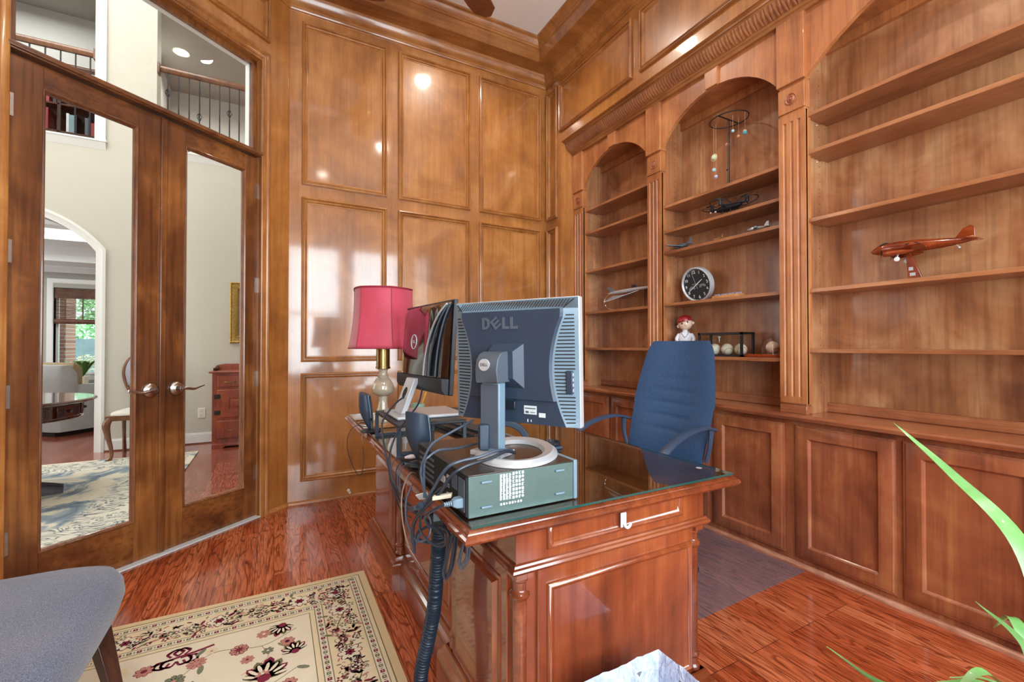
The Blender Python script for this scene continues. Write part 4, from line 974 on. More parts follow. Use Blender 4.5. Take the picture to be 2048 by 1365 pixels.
# ------------------------------------------------------------------ cables, plugs and the hose at the desk edge
def cable(name, label, pts, r, mat, cat='cable', sm=6, group=None):
    o = G().tube(pts, r, 8, sm).build(name, mat); tag(o, label, cat, group); return o
cable('monitor_cable', 'dark cable arching from the silver monitor arm over the riser edge', [(.507, 1.829, .947), (.448, 1.804, .932), (.378, 1.726, .889), (.346, 1.655, .863), (.327, 1.53, .816), (.322, 1.445, .77), (.322, 1.379, .717), (.334, 1.306, .684), (.353, 1.246, .676), (.372, 1.20, .668)], .0036, M['cable'])
cable('power_cable', 'dark cable falling straight from behind the black monitor to the desk edge', [(.529, 1.76, .983), (.490, 1.689, .925), (.420, 1.592, .886), (.366, 1.507, .856), (.328, 1.439, .818), (.318, 1.403, .765), (.324, 1.356, .724), (.345, 1.299, .690), (.385, 1.22, .655)], .0034, M['cable'])
cable('speaker_wire', 'thin black wire hanging in a long loop off the desk below the lamp', [(.385, 2.155, .770), (.324, 2.099, .790), (.287, 2.062, .76), (.284, 2.065, .694), (.303, 2.055, .628), (.325, 2.04, .585), (.340, 2.029, .600), (.348, 2.045, .656), (.350, 2.073, .700)], .0016, M['ink'])
cable('lamp_lead', 'short pale cord lying over the moulded desk edge by the lamp base', [(.425, 2.24, .752), (.392, 2.20, .754), (.372, 2.17, .748), (.360, 2.16, .725), (.363, 2.155, .700)], .0022, M['cabletan'])
cable('monitor_cable', 'upper of two thick cables running from the ring foot over the tower', [(.560, 1.048, .872), (.505, 1.036, .878), (.455, 1.029, .870), (.402, 1.034, .863), (.372, 1.050, .842), (.345, 1.089, .772), (.326, 1.134, .706), (.325, 1.17, .662), (.327, 1.192, .629), (.336, 1.187, .613), (.346, 1.183, .64), (.350, 1.182, .674)], .0042, M['cablegrey'], group=None)
cable('monitor_cable', 'lower of two thick cables running from the ring foot over the tower', [(.565, 1.040, .866), (.530, 1.028, .876), (.480, 1.012, .868), (.405, .998, .860), (.374, 1.010, .838), (.354, 1.040, .790), (.333, 1.096, .737), (.321, 1.15, .68), (.330, 1.17, .60)], .0044, M['cable'])
cable('video_cable', 'dark cable curving down from the square monitor behind the near speaker', [(.520, 1.214, .931), (.442, 1.200, .903), (.383, 1.180, .882), (.352, 1.155, .85), (.336, 1.129, .829), (.336, 1.128, .81), (.344, 1.113, .760)], .0036, M['cablegrey'])
cable('video_cable', 'pale cable along the tower top ending in a drop beside its rear corner', [(.52, 1.19, .866), (.437, 1.145, .870), (.385, 1.130, .874), (.354, 1.122, .862), (.343, 1.125, .842), (.341, 1.116, .760)], .0034, M['cablegrey'])
cable('plug_lead', 'black cord curling down from the grey power plug at the tower back', [(.362, .985, .782), (.350, .985, .782), (.338, 1.0, .772), (.326, 1.03, .752), (.324, 1.056, .730), (.338, 1.072, .706), (.362, 1.082, .690), (.385, 1.09, .66)], .0040, M['cable'])
cable('audio_cable', 'thin pale wire from the near speaker looping over the desk moulding', [(.417, 1.426, .760), (.376, 1.414, .772), (.348, 1.384, .765), (.334, 1.348, .742), (.330, 1.324, .722), (.326, 1.337, .735), (.336, 1.372, .762), (.358, 1.405, .780), (.40, 1.43, .765)], .0018, M['cablegrey'])
cable('tan_wire', 'thin tan wire dropping past the desk edge beside the white square tag', [(.390, 1.37, .752), (.362, 1.32, .770), (.336, 1.275, .766), (.316, 1.241, .742), (.309, 1.224, .707), (.311, 1.212, .663), (.317, 1.199, .625), (.326, 1.195, .60)], .0022, M['cabletan'])
cable('coiled_lead', 'dark cord coiled in an oval ring at the top of the ribbed hose', [(.372, 1.155, .672), (.346, 1.179, .650), (.345, 1.20, .625), (.368, 1.18, .615), (.392, 1.135, .628), (.402, 1.10, .655), (.392, 1.095, .676), (.37, 1.12, .684)], .0042, M['cable'])
def bundle(label, pts, n, r, spread, mat):
    t = thing('cable_bundle', label, 'cable bundle', pts[0], group='cable bundles under the desk edge'); random.seed(len(label))
    for k in range(n):
        o = V((random.uniform(-1, 1), random.uniform(-1, 1), 0)) * spread
        G().tube([V(p) + o * (.6 + .6 * i / len(pts)) + V((0, 0, random.uniform(-.006, .006))) for i, p in enumerate(pts)], r, 6, 5).build('strand', mat, t)
    return t
bundle('thick hank of folded dark cable hanging under the near corner of the desk', [(.400, 1.050, .694), (.392, 1.071, .649), (.388, 1.084, .606), (.386, 1.095, .569), (.392, 1.094, .556), (.399, 1.084, .575), (.402, 1.070, .623), (.403, 1.05, .690)], 6, .0028, .006, M['cable'])
bundle('thin loose loops of dark wire hanging just under the desk corner', [(.420, 1.02, .690), (.408, 1.024, .645), (.408, 1.030, .62), (.414, 1.031, .606), (.422, 1.024, .616), (.424, 1.012, .65), (.422, 1.012, .690)], 5, .0014, .010, M['cablegrey'])
# ribbed hose that swallows the cables
pts = catmull([(.424, 1.235, .640), (.428, 1.262, .560), (.430, 1.285, .46), (.428, 1.302, .36), (.418, 1.318, .27), (.406, 1.335, .19), (.400, 1.345, .115), (.408, 1.330, .055), (.435, 1.285, .030), (.445, 1.24, .028)], 20)
rr = []; acc = 0
out = [pts[0]]
for a, b in zip(pts, pts[1:]):
    out.append(b)
fine = []
L = 0
for a, b in zip(out, out[1:]):
    k = max(1, int((b - a).length / .0013))
    for i in range(k): fine.append(a.lerp(b, i / k))
dist = 0; rad = []
for i, p in enumerate(fine):
    if i: dist += (p - fine[i - 1]).length
    rad.append(.0190 + .0036 * sin(2 * pi * dist / .0095))
ho = G().tube(fine, rad, 14).build('cable_hose', M['hose'], angle=80)
tag(ho, 'thick ribbed dark hose carrying the cables from the desk edge down to the floor', 'hose')
cable('grey_wire', 'grey wire looping loosely below the desk moulding in front of the ribbed hose', [(.345, 1.26, .745), (.326, 1.24, .715), (.318, 1.20, .672), (.33, 1.15, .640), (.352, 1.12, .655), (.362, 1.13, .690), (.352, 1.16, .715)], .0030, M['cablegrey'])
cable('dark_wire', 'dark wire twisting from the tower back down over the desk corner moulding', [(.388, 1.06, .800), (.362, 1.07, .790), (.336, 1.085, .750), (.326, 1.11, .700), (.340, 1.12, .660), (.365, 1.10, .640), (.380, 1.07, .650), (.372, 1.045, .690)], .0030, M['cable'])
cable('thin_wire', 'thin dark wire crossing the moulding between the tan wire and the riser', [(.41, 1.50, .752), (.375, 1.47, .768), (.348, 1.44, .755), (.335, 1.40, .725), (.326, 1.36, .69), (.330, 1.30, .665), (.345, 1.26, .66)], .0020, M['cable'])
cable('thin_wire', 'thin pale wire draped from the white plug over the edge beside the riser leg', [(.405, 1.56, .758), (.378, 1.55, .766), (.352, 1.52, .748), (.340, 1.47, .715), (.338, 1.42, .70), (.350, 1.38, .72), (.372, 1.36, .752)], .0018, M['cablegrey'])
# plugs and tags
t = thing('power_plug', 'grey moulded power plug pushed into the back of the computer tower', 'plug', (.375, .985, .782))
g = G(); g.loft([[(x, .985 + s_ * w, .782 + u * h) for s_, u in ((-1, -1), (1, -1), (1, 1), (-1, 1))] for x, w, h in ((.393, .013, .012), (.376, .012, .011), (.366, .007, .007))]); g.build('body', M['greyplastic'], t, bevel=.003)
g = G()
for k in range(4): g.lathe([(.0062 - k * .0004, -.0015), (.0062 - k * .0004, .0015)], (.363 - k * .0048, .985, .782), 12, 'x')
g.build('strain_relief', M['greyplastic'], t)
t = thing('cream_connector', 'flat cream connector with its leads beside the grey power plug', 'connector', (.36, 1.03, .775))
G().obox((.362, 1.038, .783), (.020, -.012, .004), (.004, .006, 0), (0, 0, .005)).build('shell', M['cream'], t, bevel=.0015)
t = thing('cable_tag', 'square white tag hanging on the desk edge by the cables', 'tag', (.35, 1.16, .75))
G().obox((.352, 1.165, .748), (.011, -.013, .006), (.008, .008, -.010), (.0006, .0003, .0008)).build('card', M['white_plastic'], t)
t = thing('usb_extension', 'dark blue and grey plug end lying across the desk moulding below the white tag', 'plug', (.34, 1.13, .735))
g = G(); g.tube([(.345, 1.155, .728), (.336, 1.135, .734), (.332, 1.115, .740), (.334, 1.10, .745)], [.007, .011, .012, .007], 10, 3); g.build('body', M['bluegrey'], t)
t = thing('cable_sleeve', 'flat grey green adapter strip poking out over the desk moulding', 'adapter', (.325, 1.19, .71))
G().obox((.330, 1.185, .712), (.0, .028, -.010), (.006, 0, 0), (0, .002, .006)).build('body', M['cablegrey'], t, bevel=.002)
t = thing('white_plug', 'small off-white plug lying on the glass at the foot of the near riser leg', 'plug', (.43, 1.55, GZ))
g = G(); g.tube([(.405, 1.560, .757), (.425, 1.555, .759), (.445, 1.552, .758)], [.004, .0085, .006], 10, 3); g.build('body', M['pinkwhite'], t)
t = thing('power_adapter', 'black power adapter hanging among the cables at the hose mouth', 'adapter', (.41, 1.22, .66))
G().obox((.405, 1.205, .655), (.018, -.012, 0), (.008, .012, 0), (0, 0, .024)).build('body', M['blackplastic'], t, bevel=.003)
t = thing('grey_adapter', 'pale grey adapter block wedged behind the hose mouth', 'adapter', (.42, 1.17, .68))
G().obox((.400, 1.165, .690), (.014, -.010, .004), (.006, .009, 0), (0, 0, .014)).build('body', M['greyplastic'], t, bevel=.003)
# ------------------------------------------------------------------ office chair (local: +X is where the sitter faces)
t = thing('office_chair', 'high-backed navy blue office chair with looped arms between desk and bookcases', 'office chair', (1.73, 1.75, 0), rotz=radians(192), local=True)
def back_pt(u, v, side):
    """u across -1..1, v 0 bottom..1 top"""
    z = .46 + .72 * v
    w = .248 * (1 - .10 * (v ** 2)) * (.86 + .14 * min(1, v * 2.2)) if v < .5 else .248 * (1 - .24 * ((v - .5) / .5) ** 1.4 * .9)
    w *= (1 if v < .9 else sqrt(max(.0, 1 - ((v - .9) / .1) ** 2 * .22)))
    lean = -.20 - .20 * v
    x = lean - .055 * (1 - abs(u) ** 2) + .03
    if side > 0:
        x += .032 * (1 - abs(u) ** 4) + .022 * math.exp(-((v - .22) / .16) ** 2)
        for c, s in ((.30, 1), (.40, 1), (.50, .8), (.60, .55), (.70, .35)): x -= .008 * s * math.exp(-((v - c + .02 * u) / .014) ** 2) * max(0, 1 - (abs(u + .05) / .62) ** 3)
    else: x -= .022 * (1 - abs(u) ** 4)
    return (x, w * u, z)
g = G(); nu, nv = 24, 70
g.grid(lambda a, b: back_pt(2 * a - 1, b, 1), nu, nv); g.grid(lambda a, b: back_pt(2 * a - 1, b, -1), nu, nv)
for a_ in (-1, 1): g.grid(lambda a, b: V(back_pt(a_, b, 1)).lerp(V(back_pt(a_, b, -1)), a), 1, nv)
for b_ in (0, 1): g.grid(lambda a, b: V(back_pt(2 * a - 1, b_, 1)).lerp(V(back_pt(2 * a - 1, b_, -1)), b), nu, 1)
g.build('backrest', M['seatblue'], t, angle=60)
s = []
for i in range(9):
    f = i / 8; z = .40 + .09 * f; q = 1 - .10 * abs(2 * f - 1) ** 3
    s.append([(.02 + (.245 * q) * (abs(cos(a)) ** .45) * (1 if cos(a) > 0 else -1), (.245 * q) * (abs(sin(a)) ** .45) * (1 if sin(a) > 0 else -1), z + .012 * (1 - (cos(a)) ** 2) * 0) for a in [2 * pi * k / 40 for k in range(40)]])
G().loft(s).build('seat', M['seatblue'], t, angle=60)
for sg in (-1, 1):
    arm = catmull([(-.24, .262 * sg, .712), (-.12, .268 * sg, .738), (.02, .270 * sg, .738), (.16, .270 * sg, .712), (.28, .268 * sg, .655), (.30, .262 * sg, .58), (.22, .250 * sg, .50), (.06, .235 * sg, .45), (-.02, .20 * sg, .43)], 6)
    secs = []
    for i, p in enumerate(arm):
        a = arm[max(0, i - 1)]; b = arm[min(len(arm) - 1, i + 1)]; d = (b - a).normalized(); n_ = d.cross(V((0, 1, 0))).normalized(); w = .024 * (1 if i > 3 else .7 + .1 * i)
        secs.append([p + V((0, w * c_, 0)) + n_ * (.0085 * s_) for c_, s_ in ((1, .4), (.6, 1), (-.6, 1), (-1, .4), (-1, -.6), (-.6, -1), (.6, -1), (1, -.6))])
    G().loft(secs).build('armrest', M['armblue'], t, angle=50)
    G().tube([(-.19, .24 * sg, .55), (-.185, .262 * sg, .64), (-.19, .266 * sg, .722)], [.012, .012, .016], 8, 4).build('arm_bracket', M['armblue'], t)
G().lathe([(.035, .10), (.035, .26), (.022, .262), (.022, .40)], (0, 0, 0), 16).build('gas_column', M['blackplastic'], t)
for k in range(5):
    a = 2 * pi * k / 5 + .3; l = G(); l.tube([(.03 * cos(a), .03 * sin(a), .115), (.29 * cos(a), .29 * sin(a), .075)], [.028, .018], 8); o = l.build('base_arm', M['blackplastic'], t)
    c = G()
    for q in (-.012, .012): c.lathe([(.026, -.009), (.028, 0), (.026, .009)], (.29 * cos(a) - sin(a) * q, .29 * sin(a) + cos(a) * q, .0315), 18, 'y')
    c.build('caster', M['slot'], o)

# clear mat under the chair
g = G(); pts = []
for cx, cy, a0 in ((2.365, 1.325, -90), (2.365, 2.47, 0), (1.25, 2.47, 90), (1.25, 1.300, 180)):
    for i in range(7): a = radians(a0 + 15 * i); pts.append((cx + .025 * cos(a), cy + .025 * sin(a)))
g.prism(pts, .0032, .0050); tag(g.build('chair_mat', M['vinyl'], smooth=False), 'clear vinyl floor mat lying under the blue office chair', 'floor mat')

# upholstered accent chair (only its seat front and a leg are in view)
t = thing('accent_chair', 'accent chair with a grey tweed seat on dark splayed legs, its back to the doors', 'chair', (-.76, 1.55, 0))
sx0, sx1, sy0, sy1 = -1.08, -.400, 1.18, 1.915
def seat_sec(z, ins, crown=0):
    pts = []; cx, cy = (sx0 + sx1) / 2, (sy0 + sy1) / 2; hx, hy = (sx1 - sx0) / 2 - ins, (sy1 - sy0) / 2 - ins
    for k in range(56):
        a = 2 * pi * k / 56; c_, s_ = cos(a), sin(a); p = .36
        pts.append((cx + hx * (abs(c_) ** p) * (1 if c_ > 0 else -1), cy + hy * (abs(s_) ** p) * (1 if s_ > 0 else -1), z))
    return pts
g = G(); g.loft([seat_sec(.300, .06), seat_sec(.305, .040), seat_sec(.345, .012), seat_sec(.385, .0), seat_sec(.420, .004), seat_sec(.448, .020), seat_sec(.462, .048), seat_sec(.469, .10), seat_sec(.474, .20)])
g.build('seat', M['tweed'], t, angle=60)
g = G(); bs = []
for i in range(11):
    f = i / 10; bs.append([(-1.0 - .20 * f + .045 * cos(a) * (1 - .5 * max(0, f - .9) * 10), 1.56 + (.34 - .03 * f) * (abs(sin(a)) ** .5) * (1 if sin(a) > 0 else -1), .40 + .42 * f) for a in [2 * pi * k / 32 for k in range(32)]])
g.loft(bs); g.build('backrest', M['tweed'], t, angle=60)
for (xa, ya, xb, yb) in ((-.455, 1.85, -.392, 1.655), ):
    pass
for ca, cb in (((-.475, 1.79, .315), (-.388, 1.725, 0)), ((-.475, 1.30, .315), (-.388, 1.24, 0)), ((-.97, 1.79, .315), (-1.04, 1.86, 0)), ((-.97, 1.30, .315), (-1.04, 1.23, 0))):
    G().tube([ca, cb], [.034, .017], 4, rot=pi / 4).build('leg', M['darkleg'], t, bevel=.002)

# waste bin with its liner
t = thing('waste_bin', 'square waste bin lined with a bluish white plastic bag, against the desk end', 'bin', (.765, .72, 0))
bx0, bx1, by0, by1 = .640, .893, .585, .856
g = G(); g.loft([[(bx0 + q, by0 + q, z), (bx1 - q, by0 + q, z), (bx1 - q, by1 - q, z), (bx0 + q, by1 - q, z)] for q, z in ((.040, .006), (.006, .325), (.010, .325), (.044, .012))]); g.build('body', M['binbody'], t, smooth=False)
random.seed(11); n = 72
def rim_pt(k, q, z, amp):
    f = k / n * 4; sd = int(f) % 4; u = f - int(f)
    cs = [(bx0 - q, by0 - q), (bx1 + q, by0 - q), (bx1 + q, by1 + q), (bx0 - q, by1 + q)]
    a, b = cs[sd], cs[(sd + 1) % 4]
    w = sin(k * 1.7) * .6 + sin(k * .63 + 1) + sin(k * 3.1) * .4
    e = min(u, 1 - u) * 4; e = min(1, e)
    x, y = a[0] + (b[0] - a[0]) * u, a[1] + (b[1] - a[1]) * u
    nx, ny = [(0, -1), (1, 0), (0, 1), (-1, 0)][sd]
    return V((x + nx * w * amp * e, y + ny * w * amp * e, z + abs(w) * amp * .25 * e))
secs = []
for q, z, amp in ((.016, .15, .010), (.013, .21, .010), (.010, .27, .007), (.007, .32, .004), (.004, .347, .002), (.0, .353, .002), (-.005, .347, .002), (-.020, .30, .003), (-.040, .20, .004), (-.054, .10, .004), (-.062, .03, .004)):
    secs.append([rim_pt(k, q, z, amp) for k in range(n)])
g = G(); g.loft(secs, cap=False); g.add([rim_pt(k, -.062, .03, .004) for k in range(n)], [tuple(range(n))]); g.build('liner', M['liner'], t, angle=80)

# spiky plant in a pot, low at the right
t = thing('potted_plant', 'spiky potted plant with long pointed green blades reaching in beside the cabinets', 'plant', (1.19, .21, 0))
G().lathe([(.0, .0), (.085, .0), (.095, .02), (.125, .25), (.132, .25), (.134, .285), (.122, .285), (.118, .26), (.0, .255)], (1.19, .21, .003), 32).build('pot', M['terracotta'], t, angle=30)
G().lathe([(.0, .25), (.117, .258), (.10, .262), (.0, .268)][::1], (1.19, .21, .003), 24).build('soil', M['soil'], t)
def blade(pts, w, twist=0.):
    P = catmull(pts, 9); m = len(P); secs = []
    for i, p in enumerate(P):
        a = P[max(0, i - 1)]; b = P[min(m - 1, i + 1)]; d = (b - a).normalized(); f = i / (m - 1)
        sd = d.cross(V((0, 0, 1))); sd = sd.normalized() if sd.length > .05 else V((1, 0, 0)); sd = (Matrix.Rotation(twist, 3, d) @ sd)
        nrm = sd.cross(d).normalized()
        ww = w * (.55 + .45 * min(1, f * 3)) * (1 - f ** 2.2) + .0006
        secs.append([p - sd * ww + nrm * ww * .28, p - nrm * .0012, p + sd * ww + nrm * ww * .28, p + nrm * .0012])
    return G().loft(secs).build('leaf', M['leaf'], t, angle=70)
B = (1.19, .21, .26)
blade([B, (1.232, .248, .58), (1.270, .296, .762), (1.338, .415, .862), (1.411, .550, .952)], .018, radians(-25))
blade([B, (1.235, .245, .46), (1.268, .292, .574), (1.316, .374, .607)], .010, radians(-20))
blade([B, (1.12, .26, .45), (1.06, .335, .528), (1.022, .418, .506), (1.036, .523, .512)], .013, radians(78))
blade([B, (1.18, .255, .44), (1.144, .30, .530), (1.10, .35, .525), (1.072, .391, .500)], .018, radians(12))
blade([B, (1.21, .25, .42), (1.205, .29, .50), (1.20, .33, .512), (1.17, .37, .500)], .012, radians(10))
for k in range(7):
    a = radians(150 + k * 42); rr_ = .22 + .05 * (k % 3); blade([B, (1.19 + .07 * cos(a), .21 + .07 * sin(a), .48), (1.19 + rr_ * .7 * cos(a), .21 + rr_ * .7 * sin(a), .60 + .05 * (k % 2)), (1.19 + rr_ * cos(a), .21 + rr_ * sin(a), .55)], .016, 0)

# patterned rug, every motif laid into the one pile
rx0, rx1, ry0, ry1 = -1.15, .403, -.15, 2.352
mats = ['rug_cream', 'rug_tan', 'rug_gold', 'rug_wine', 'rug_olive', 'rug_rose', 'rug_grey', 'rug_dark']
RM = {k: i for i, k in enumerate(mats)}
g = G(); Zr = .012
g.box(rx0, rx1, ry0, ry1, .0035, Zr); 
for i in range(len(g.m)): g.m[i] = RM['rug_tan']
def band(i0, i1, mat, z): g.cur = RM[mat]; g.frame((0, 0, z), (1, 0, 0), (0, 1, 0), (0, 0, 1), rx0, rx1, ry0, ry1, [(i0, 0), (i1, 0)])
def fill(i0, mat, z): g.cur = RM[mat]; g.add([(rx0 + i0, ry0 + i0, z), (rx1 - i0, ry0 + i0, z), (rx1 - i0, ry1 - i0, z), (rx0 + i0, ry1 - i0, z)], [(0, 1, 2, 3)])
z1, z2, z3 = Zr + .0004, Zr + .0008, Zr + .0013
band(.030, .034, 'rug_olive', z2); band(.034, .048, 'rug_gold', z1); band(.048, .051, 'rug_olive', z2); band(.051, .078, 'rug_cream', z1); band(.078, .081, 'rug_olive', z2); band(.081, .086, 'rug_gold', z1)
band(.086, .215, 'rug_gold', z1); band(.215, .218, 'rug_olive', z2); band(.218, .245, 'rug_cream', z1); band(.245, .248, 'rug_olive', z2); band(.248, .266, 'rug_gold', z1); band(.266, .269, 'rug_olive', z2); fill(.269, 'rug_cream', z1)
def blob(x, y, rx, ry, mat, z=z2, n=8, rot=0.):
    g.cur = RM[mat]; c, s = cos(rot), sin(rot)
    g.add([(x + rx * cos(2 * pi * k / n) * c - ry * sin(2 * pi * k / n) * s, y + rx * cos(2 * pi * k / n) * s + ry * sin(2 * pi * k / n) * c, z) for k in range(n)], [tuple(range(n))])
def petalf(x, y, r, n, mat, core, rot=0., out='rug_olive'):
    for k in range(n):
        a = rot + 2 * pi * k / n
        if out: blob(x + cos(a) * r * .62, y + sin(a) * r * .62, r * .47, r * .33, out, z2, 8, a)
        blob(x + cos(a) * r * .62, y + sin(a) * r * .62, r * .38, r * .25, mat, z2 + .0003, 8, a)
    blob(x, y, r * .36, r * .36, out or core, z2 + .0005); blob(x, y, r * .24, r * .24, core, z2 + .0008)
def line(pts, w, mat, z=z2):
    g.cur = RM[mat]; P = catmull([(a, b, 0) for a, b in pts], 5); vs = []
    for i, p in enumerate(P):
        d = (P[min(len(P) - 1, i + 1)] - P[max(0, i - 1)]).normalized(); q = V((-d.y, d.x, 0)) * w
        vs += [(p.x + q.x, p.y + q.y, z), (p.x - q.x, p.y - q.y, z)]
    g.add(vs, [(2 * i, 2 * i + 1, 2 * i + 3, 2 * i + 2) for i in range(len(P) - 1)])
def leaf2(x, y, l, a, mat): blob(x + cos(a) * l / 2, y + sin(a) * l / 2, l / 2, l * .2, mat, z2 + .0002, 8, a)
def curl(x, y, r, a, sg, mat, w=.0016):
    line([(x, y), (x + cos(a) * r, y + sin(a) * r), (x + cos(a + sg * .8) * r * 1.5, y + sin(a + sg * .8) * r * 1.5), (x + cos(a + sg * 1.5) * r * 1.3, y + sin(a + sg * 1.5) * r * 1.3)], w, mat)
random.seed(5)
for i0, i1 in ((.0645, 0), (.2315, 0)):                 # the two guard stripes: small alternating keys
    n = int((ry1 - ry0 - 2 * i0) / .030)
    for x in (rx0 + i0, rx1 - i0):
        for k in range(n + 1):
            y = ry0 + i0 + k * .030
            g.cur = RM[('rug_wine', 'rug_grey', 'rug_wine', 'rug_olive')[k % 4]]; q = .0075
            g.add([(x - q, y - q, z2), (x + q, y - q, z2), (x + q, y + q, z2), (x - q, y + q, z2)], [(0, 1, 2, 3)])
            blob(x, y, .003, .003, 'rug_cream', z3, 4); blob(x, y + .015, .006, .0025, 'rug_olive', z2, 6)
    n = int((rx1 - rx0 - 2 * i0) / .030)
    for y in (ry0 + i0, ry1 - i0):
        for k in range(n + 1):
            x = rx0 + i0 + k * .030
            g.cur = RM[('rug_wine', 'rug_grey', 'rug_wine', 'rug_olive')[k % 4]]; q = .0075
            g.add([(x - q, y - q, z2), (x + q, y - q, z2), (x + q, y + q, z2), (x - q, y + q, z2)], [(0, 1, 2, 3)])
            blob(x, y, .003, .003, 'rug_cream', z3, 4); blob(x + .015, y, .0025, .006, 'rug_olive', z2, 6)
def border_run(p0, p1):
    p0, p1 = V(p0), V(p1); d = (p1 - p0); L = d.length; d = d / L; q = V((-d.y, d.x)); at = lambda s, o: tuple(p0 + d * s + q * o); A_ = atan2(d.y, d.x)
    line([at(s, .030 * sin(s * 2 * pi / .42)) for s in [L * i / 60 for i in range(61)]], .0022, 'rug_olive')
    s = .0; k = 0
    while s < L - .04:
        ph = .030 * sin(s * 2 * pi / .42)
        if k % 6 == 3: petalf(*at(s, 0), .042, 8, 'rug_cream', 'rug_wine', A_, 'rug_wine'); petalf(*at(s, 0), .02, 6, 'rug_rose', 'rug_wine', A_, 'rug_wine')
        else:
            for j in range(24):
                x, y = at(s + random.uniform(-.03, .03), random.uniform(-.052, .052)); a = random.uniform(0, 2 * pi); c = random.choice(['rug_wine', 'rug_olive', 'rug_grey', 'rug_dark', 'rug_wine', 'rug_rose', 'rug_cream', 'rug_cream'])
                if random.random() < .28: petalf(x, y, random.uniform(.009, .017), 5, c, 'rug_cream', a, None)
                else: leaf2(x, y, random.uniform(.014, .034), a, c)
            x, y = at(s, ph); curl(x, y, .018, A_ + random.choice([1, -1]) * 1.2, random.choice([1, -1]), 'rug_olive'); curl(x, y, .014, A_ + random.choice([1, -1]) * 2.2, random.choice([1, -1]), 'rug_grey')
        s += .050; k += 1
bi = .1505
border_run((rx1 - bi, ry1 - bi), (rx0 + bi, ry1 - bi)); border_run((rx1 - bi, ry1 - bi), (rx1 - bi, ry0 + bi)); border_run((rx0 + bi, ry1 - bi), (rx0 + bi, ry0 + bi)); border_run((rx1 - bi, ry0 + bi), (rx0 + bi, ry0 + bi))
petalf(rx1 - bi, ry1 - bi, .045, 8, 'rug_cream', 'rug_wine', 0, 'rug_wine')
fx0, fx1, fy0, fy1 = rx0 + .30, rx1 - .30, ry0 + .30, ry1 - .30     # field: stems, palmettes, rosettes
for i in range(9):
    x = fx1 - .01 - .0 * i; y = fy1 - .05 - i * .24
    line([(fx1 - .02, y), (fx1 - .14, y - .06), (fx1 - .30, y - .02), (fx1 - .42, y - .14), (fx1 - .60, y - .12)], .0013, 'rug_olive')
    line([(fx1 - .14, y - .06), (fx1 - .12, y - .14), (fx1 - .20, y - .20)], .0013, 'rug_rose')
    petalf(fx1 - .055, y - .075, .026, 8, 'rug_rose', 'rug_dark', .2, 'rug_wine'); petalf(fx1 - .215, y - .045, .030, 10, 'rug_rose', 'rug_wine', .1, 'rug_wine'); petalf(fx1 - .135, y + .015, .025, 8, 'rug_rose', 'rug_cream', .3, 'rug_rose')
    petalf(fx1 - .120, y - .100, .020, 7, 'rug_grey', 'rug_cream', .3, 'rug_olive'); petalf(fx1 - .305, y - .005, .020, 8, 'rug_gold', 'rug_rose', .3, 'rug_gold'); petalf(fx1 - .185, y - .120, .022, 8, 'rug_rose', 'rug_wine', 0, 'rug_rose')
    petalf(fx1 - .345, y - .055, .030, 9, 'rug_rose', 'rug_rose', .3, 'rug_rose'); petalf(fx1 - .40, y - .125, .032, 9, 'rug_grey', 'rug_rose', .3, 'rug_olive'); petalf(fx1 - .50, y - .02, .028, 8, 'rug_rose', 'rug_wine', .3, 'rug_wine'); petalf(fx1 - .58, y - .14, .028, 8, 'rug_gold', 'rug_wine', .3, 'rug_olive')
    for j in range(12):
        a = random.uniform(0, 2 * pi); leaf2(fx1 - random.uniform(.02, .8), y - random.uniform(0, .2), random.uniform(.03, .055), a, random.choice(['rug_grey', 'rug_olive', 'rug_grey', 'rug_gold']))
def palmette(x, y, r, a):
    for k in range(-3, 4):
        b = a + k * .42; leaf2(x, y, r * (1 - abs(k) * .10), b, 'rug_olive' if k % 2 else 'rug_wine'); leaf2(x + cos(b) * r * .1, y + sin(b) * r * .1, r * (.75 - abs(k) * .08), b, 'rug_rose')
        blob(x + cos(b) * r * .5, y + sin(b) * r * .5, r * .22, r * .06, 'rug_cream', z3, 8, b)
    blob(x, y, r * .2, r * .2, 'rug_wine', z3)
palmette(fx1 - .13, fy1 - .30, .11, radians(80)); palmette(fx1 - .03, fy1 - .20, .07, radians(100)); palmette(fx1 - .07, fy1 - .005, .075, radians(250)); palmette(fx1 - .34, fy1 - .35, .09, radians(120))
for cx in (fx1 - .42, fx1 - .40):
    for k in range(6):
        a = radians(k * 60); curl(cx - .0 + .02 * cos(a), fy1 - .045 + .018 * sin(a), .030, a, 1 if k % 2 else -1, 'rug_wine', .0042)
line([(fx1 - .30, fy1 - .015), (fx1 - .36, fy1 - .03), (fx1 - .42, fy1 - .04), (fx1 - .50, fy1 - .06)], .006, 'rug_wine')
o = g.build('rug', [M[k] for k in mats], smooth=False)
tag(o, 'cream floral rug with wine red and olive flowers in its border, beside the desk', 'rug')
# ------------------------------------------------------------------ things on the shelves
TOPS = {'m1': 2.150, 'm2': 1.970, 'm3': 1.820, 'm4': 1.452, 'm5': 1.083, 'l4': 1.450, 'r4': 1.446}
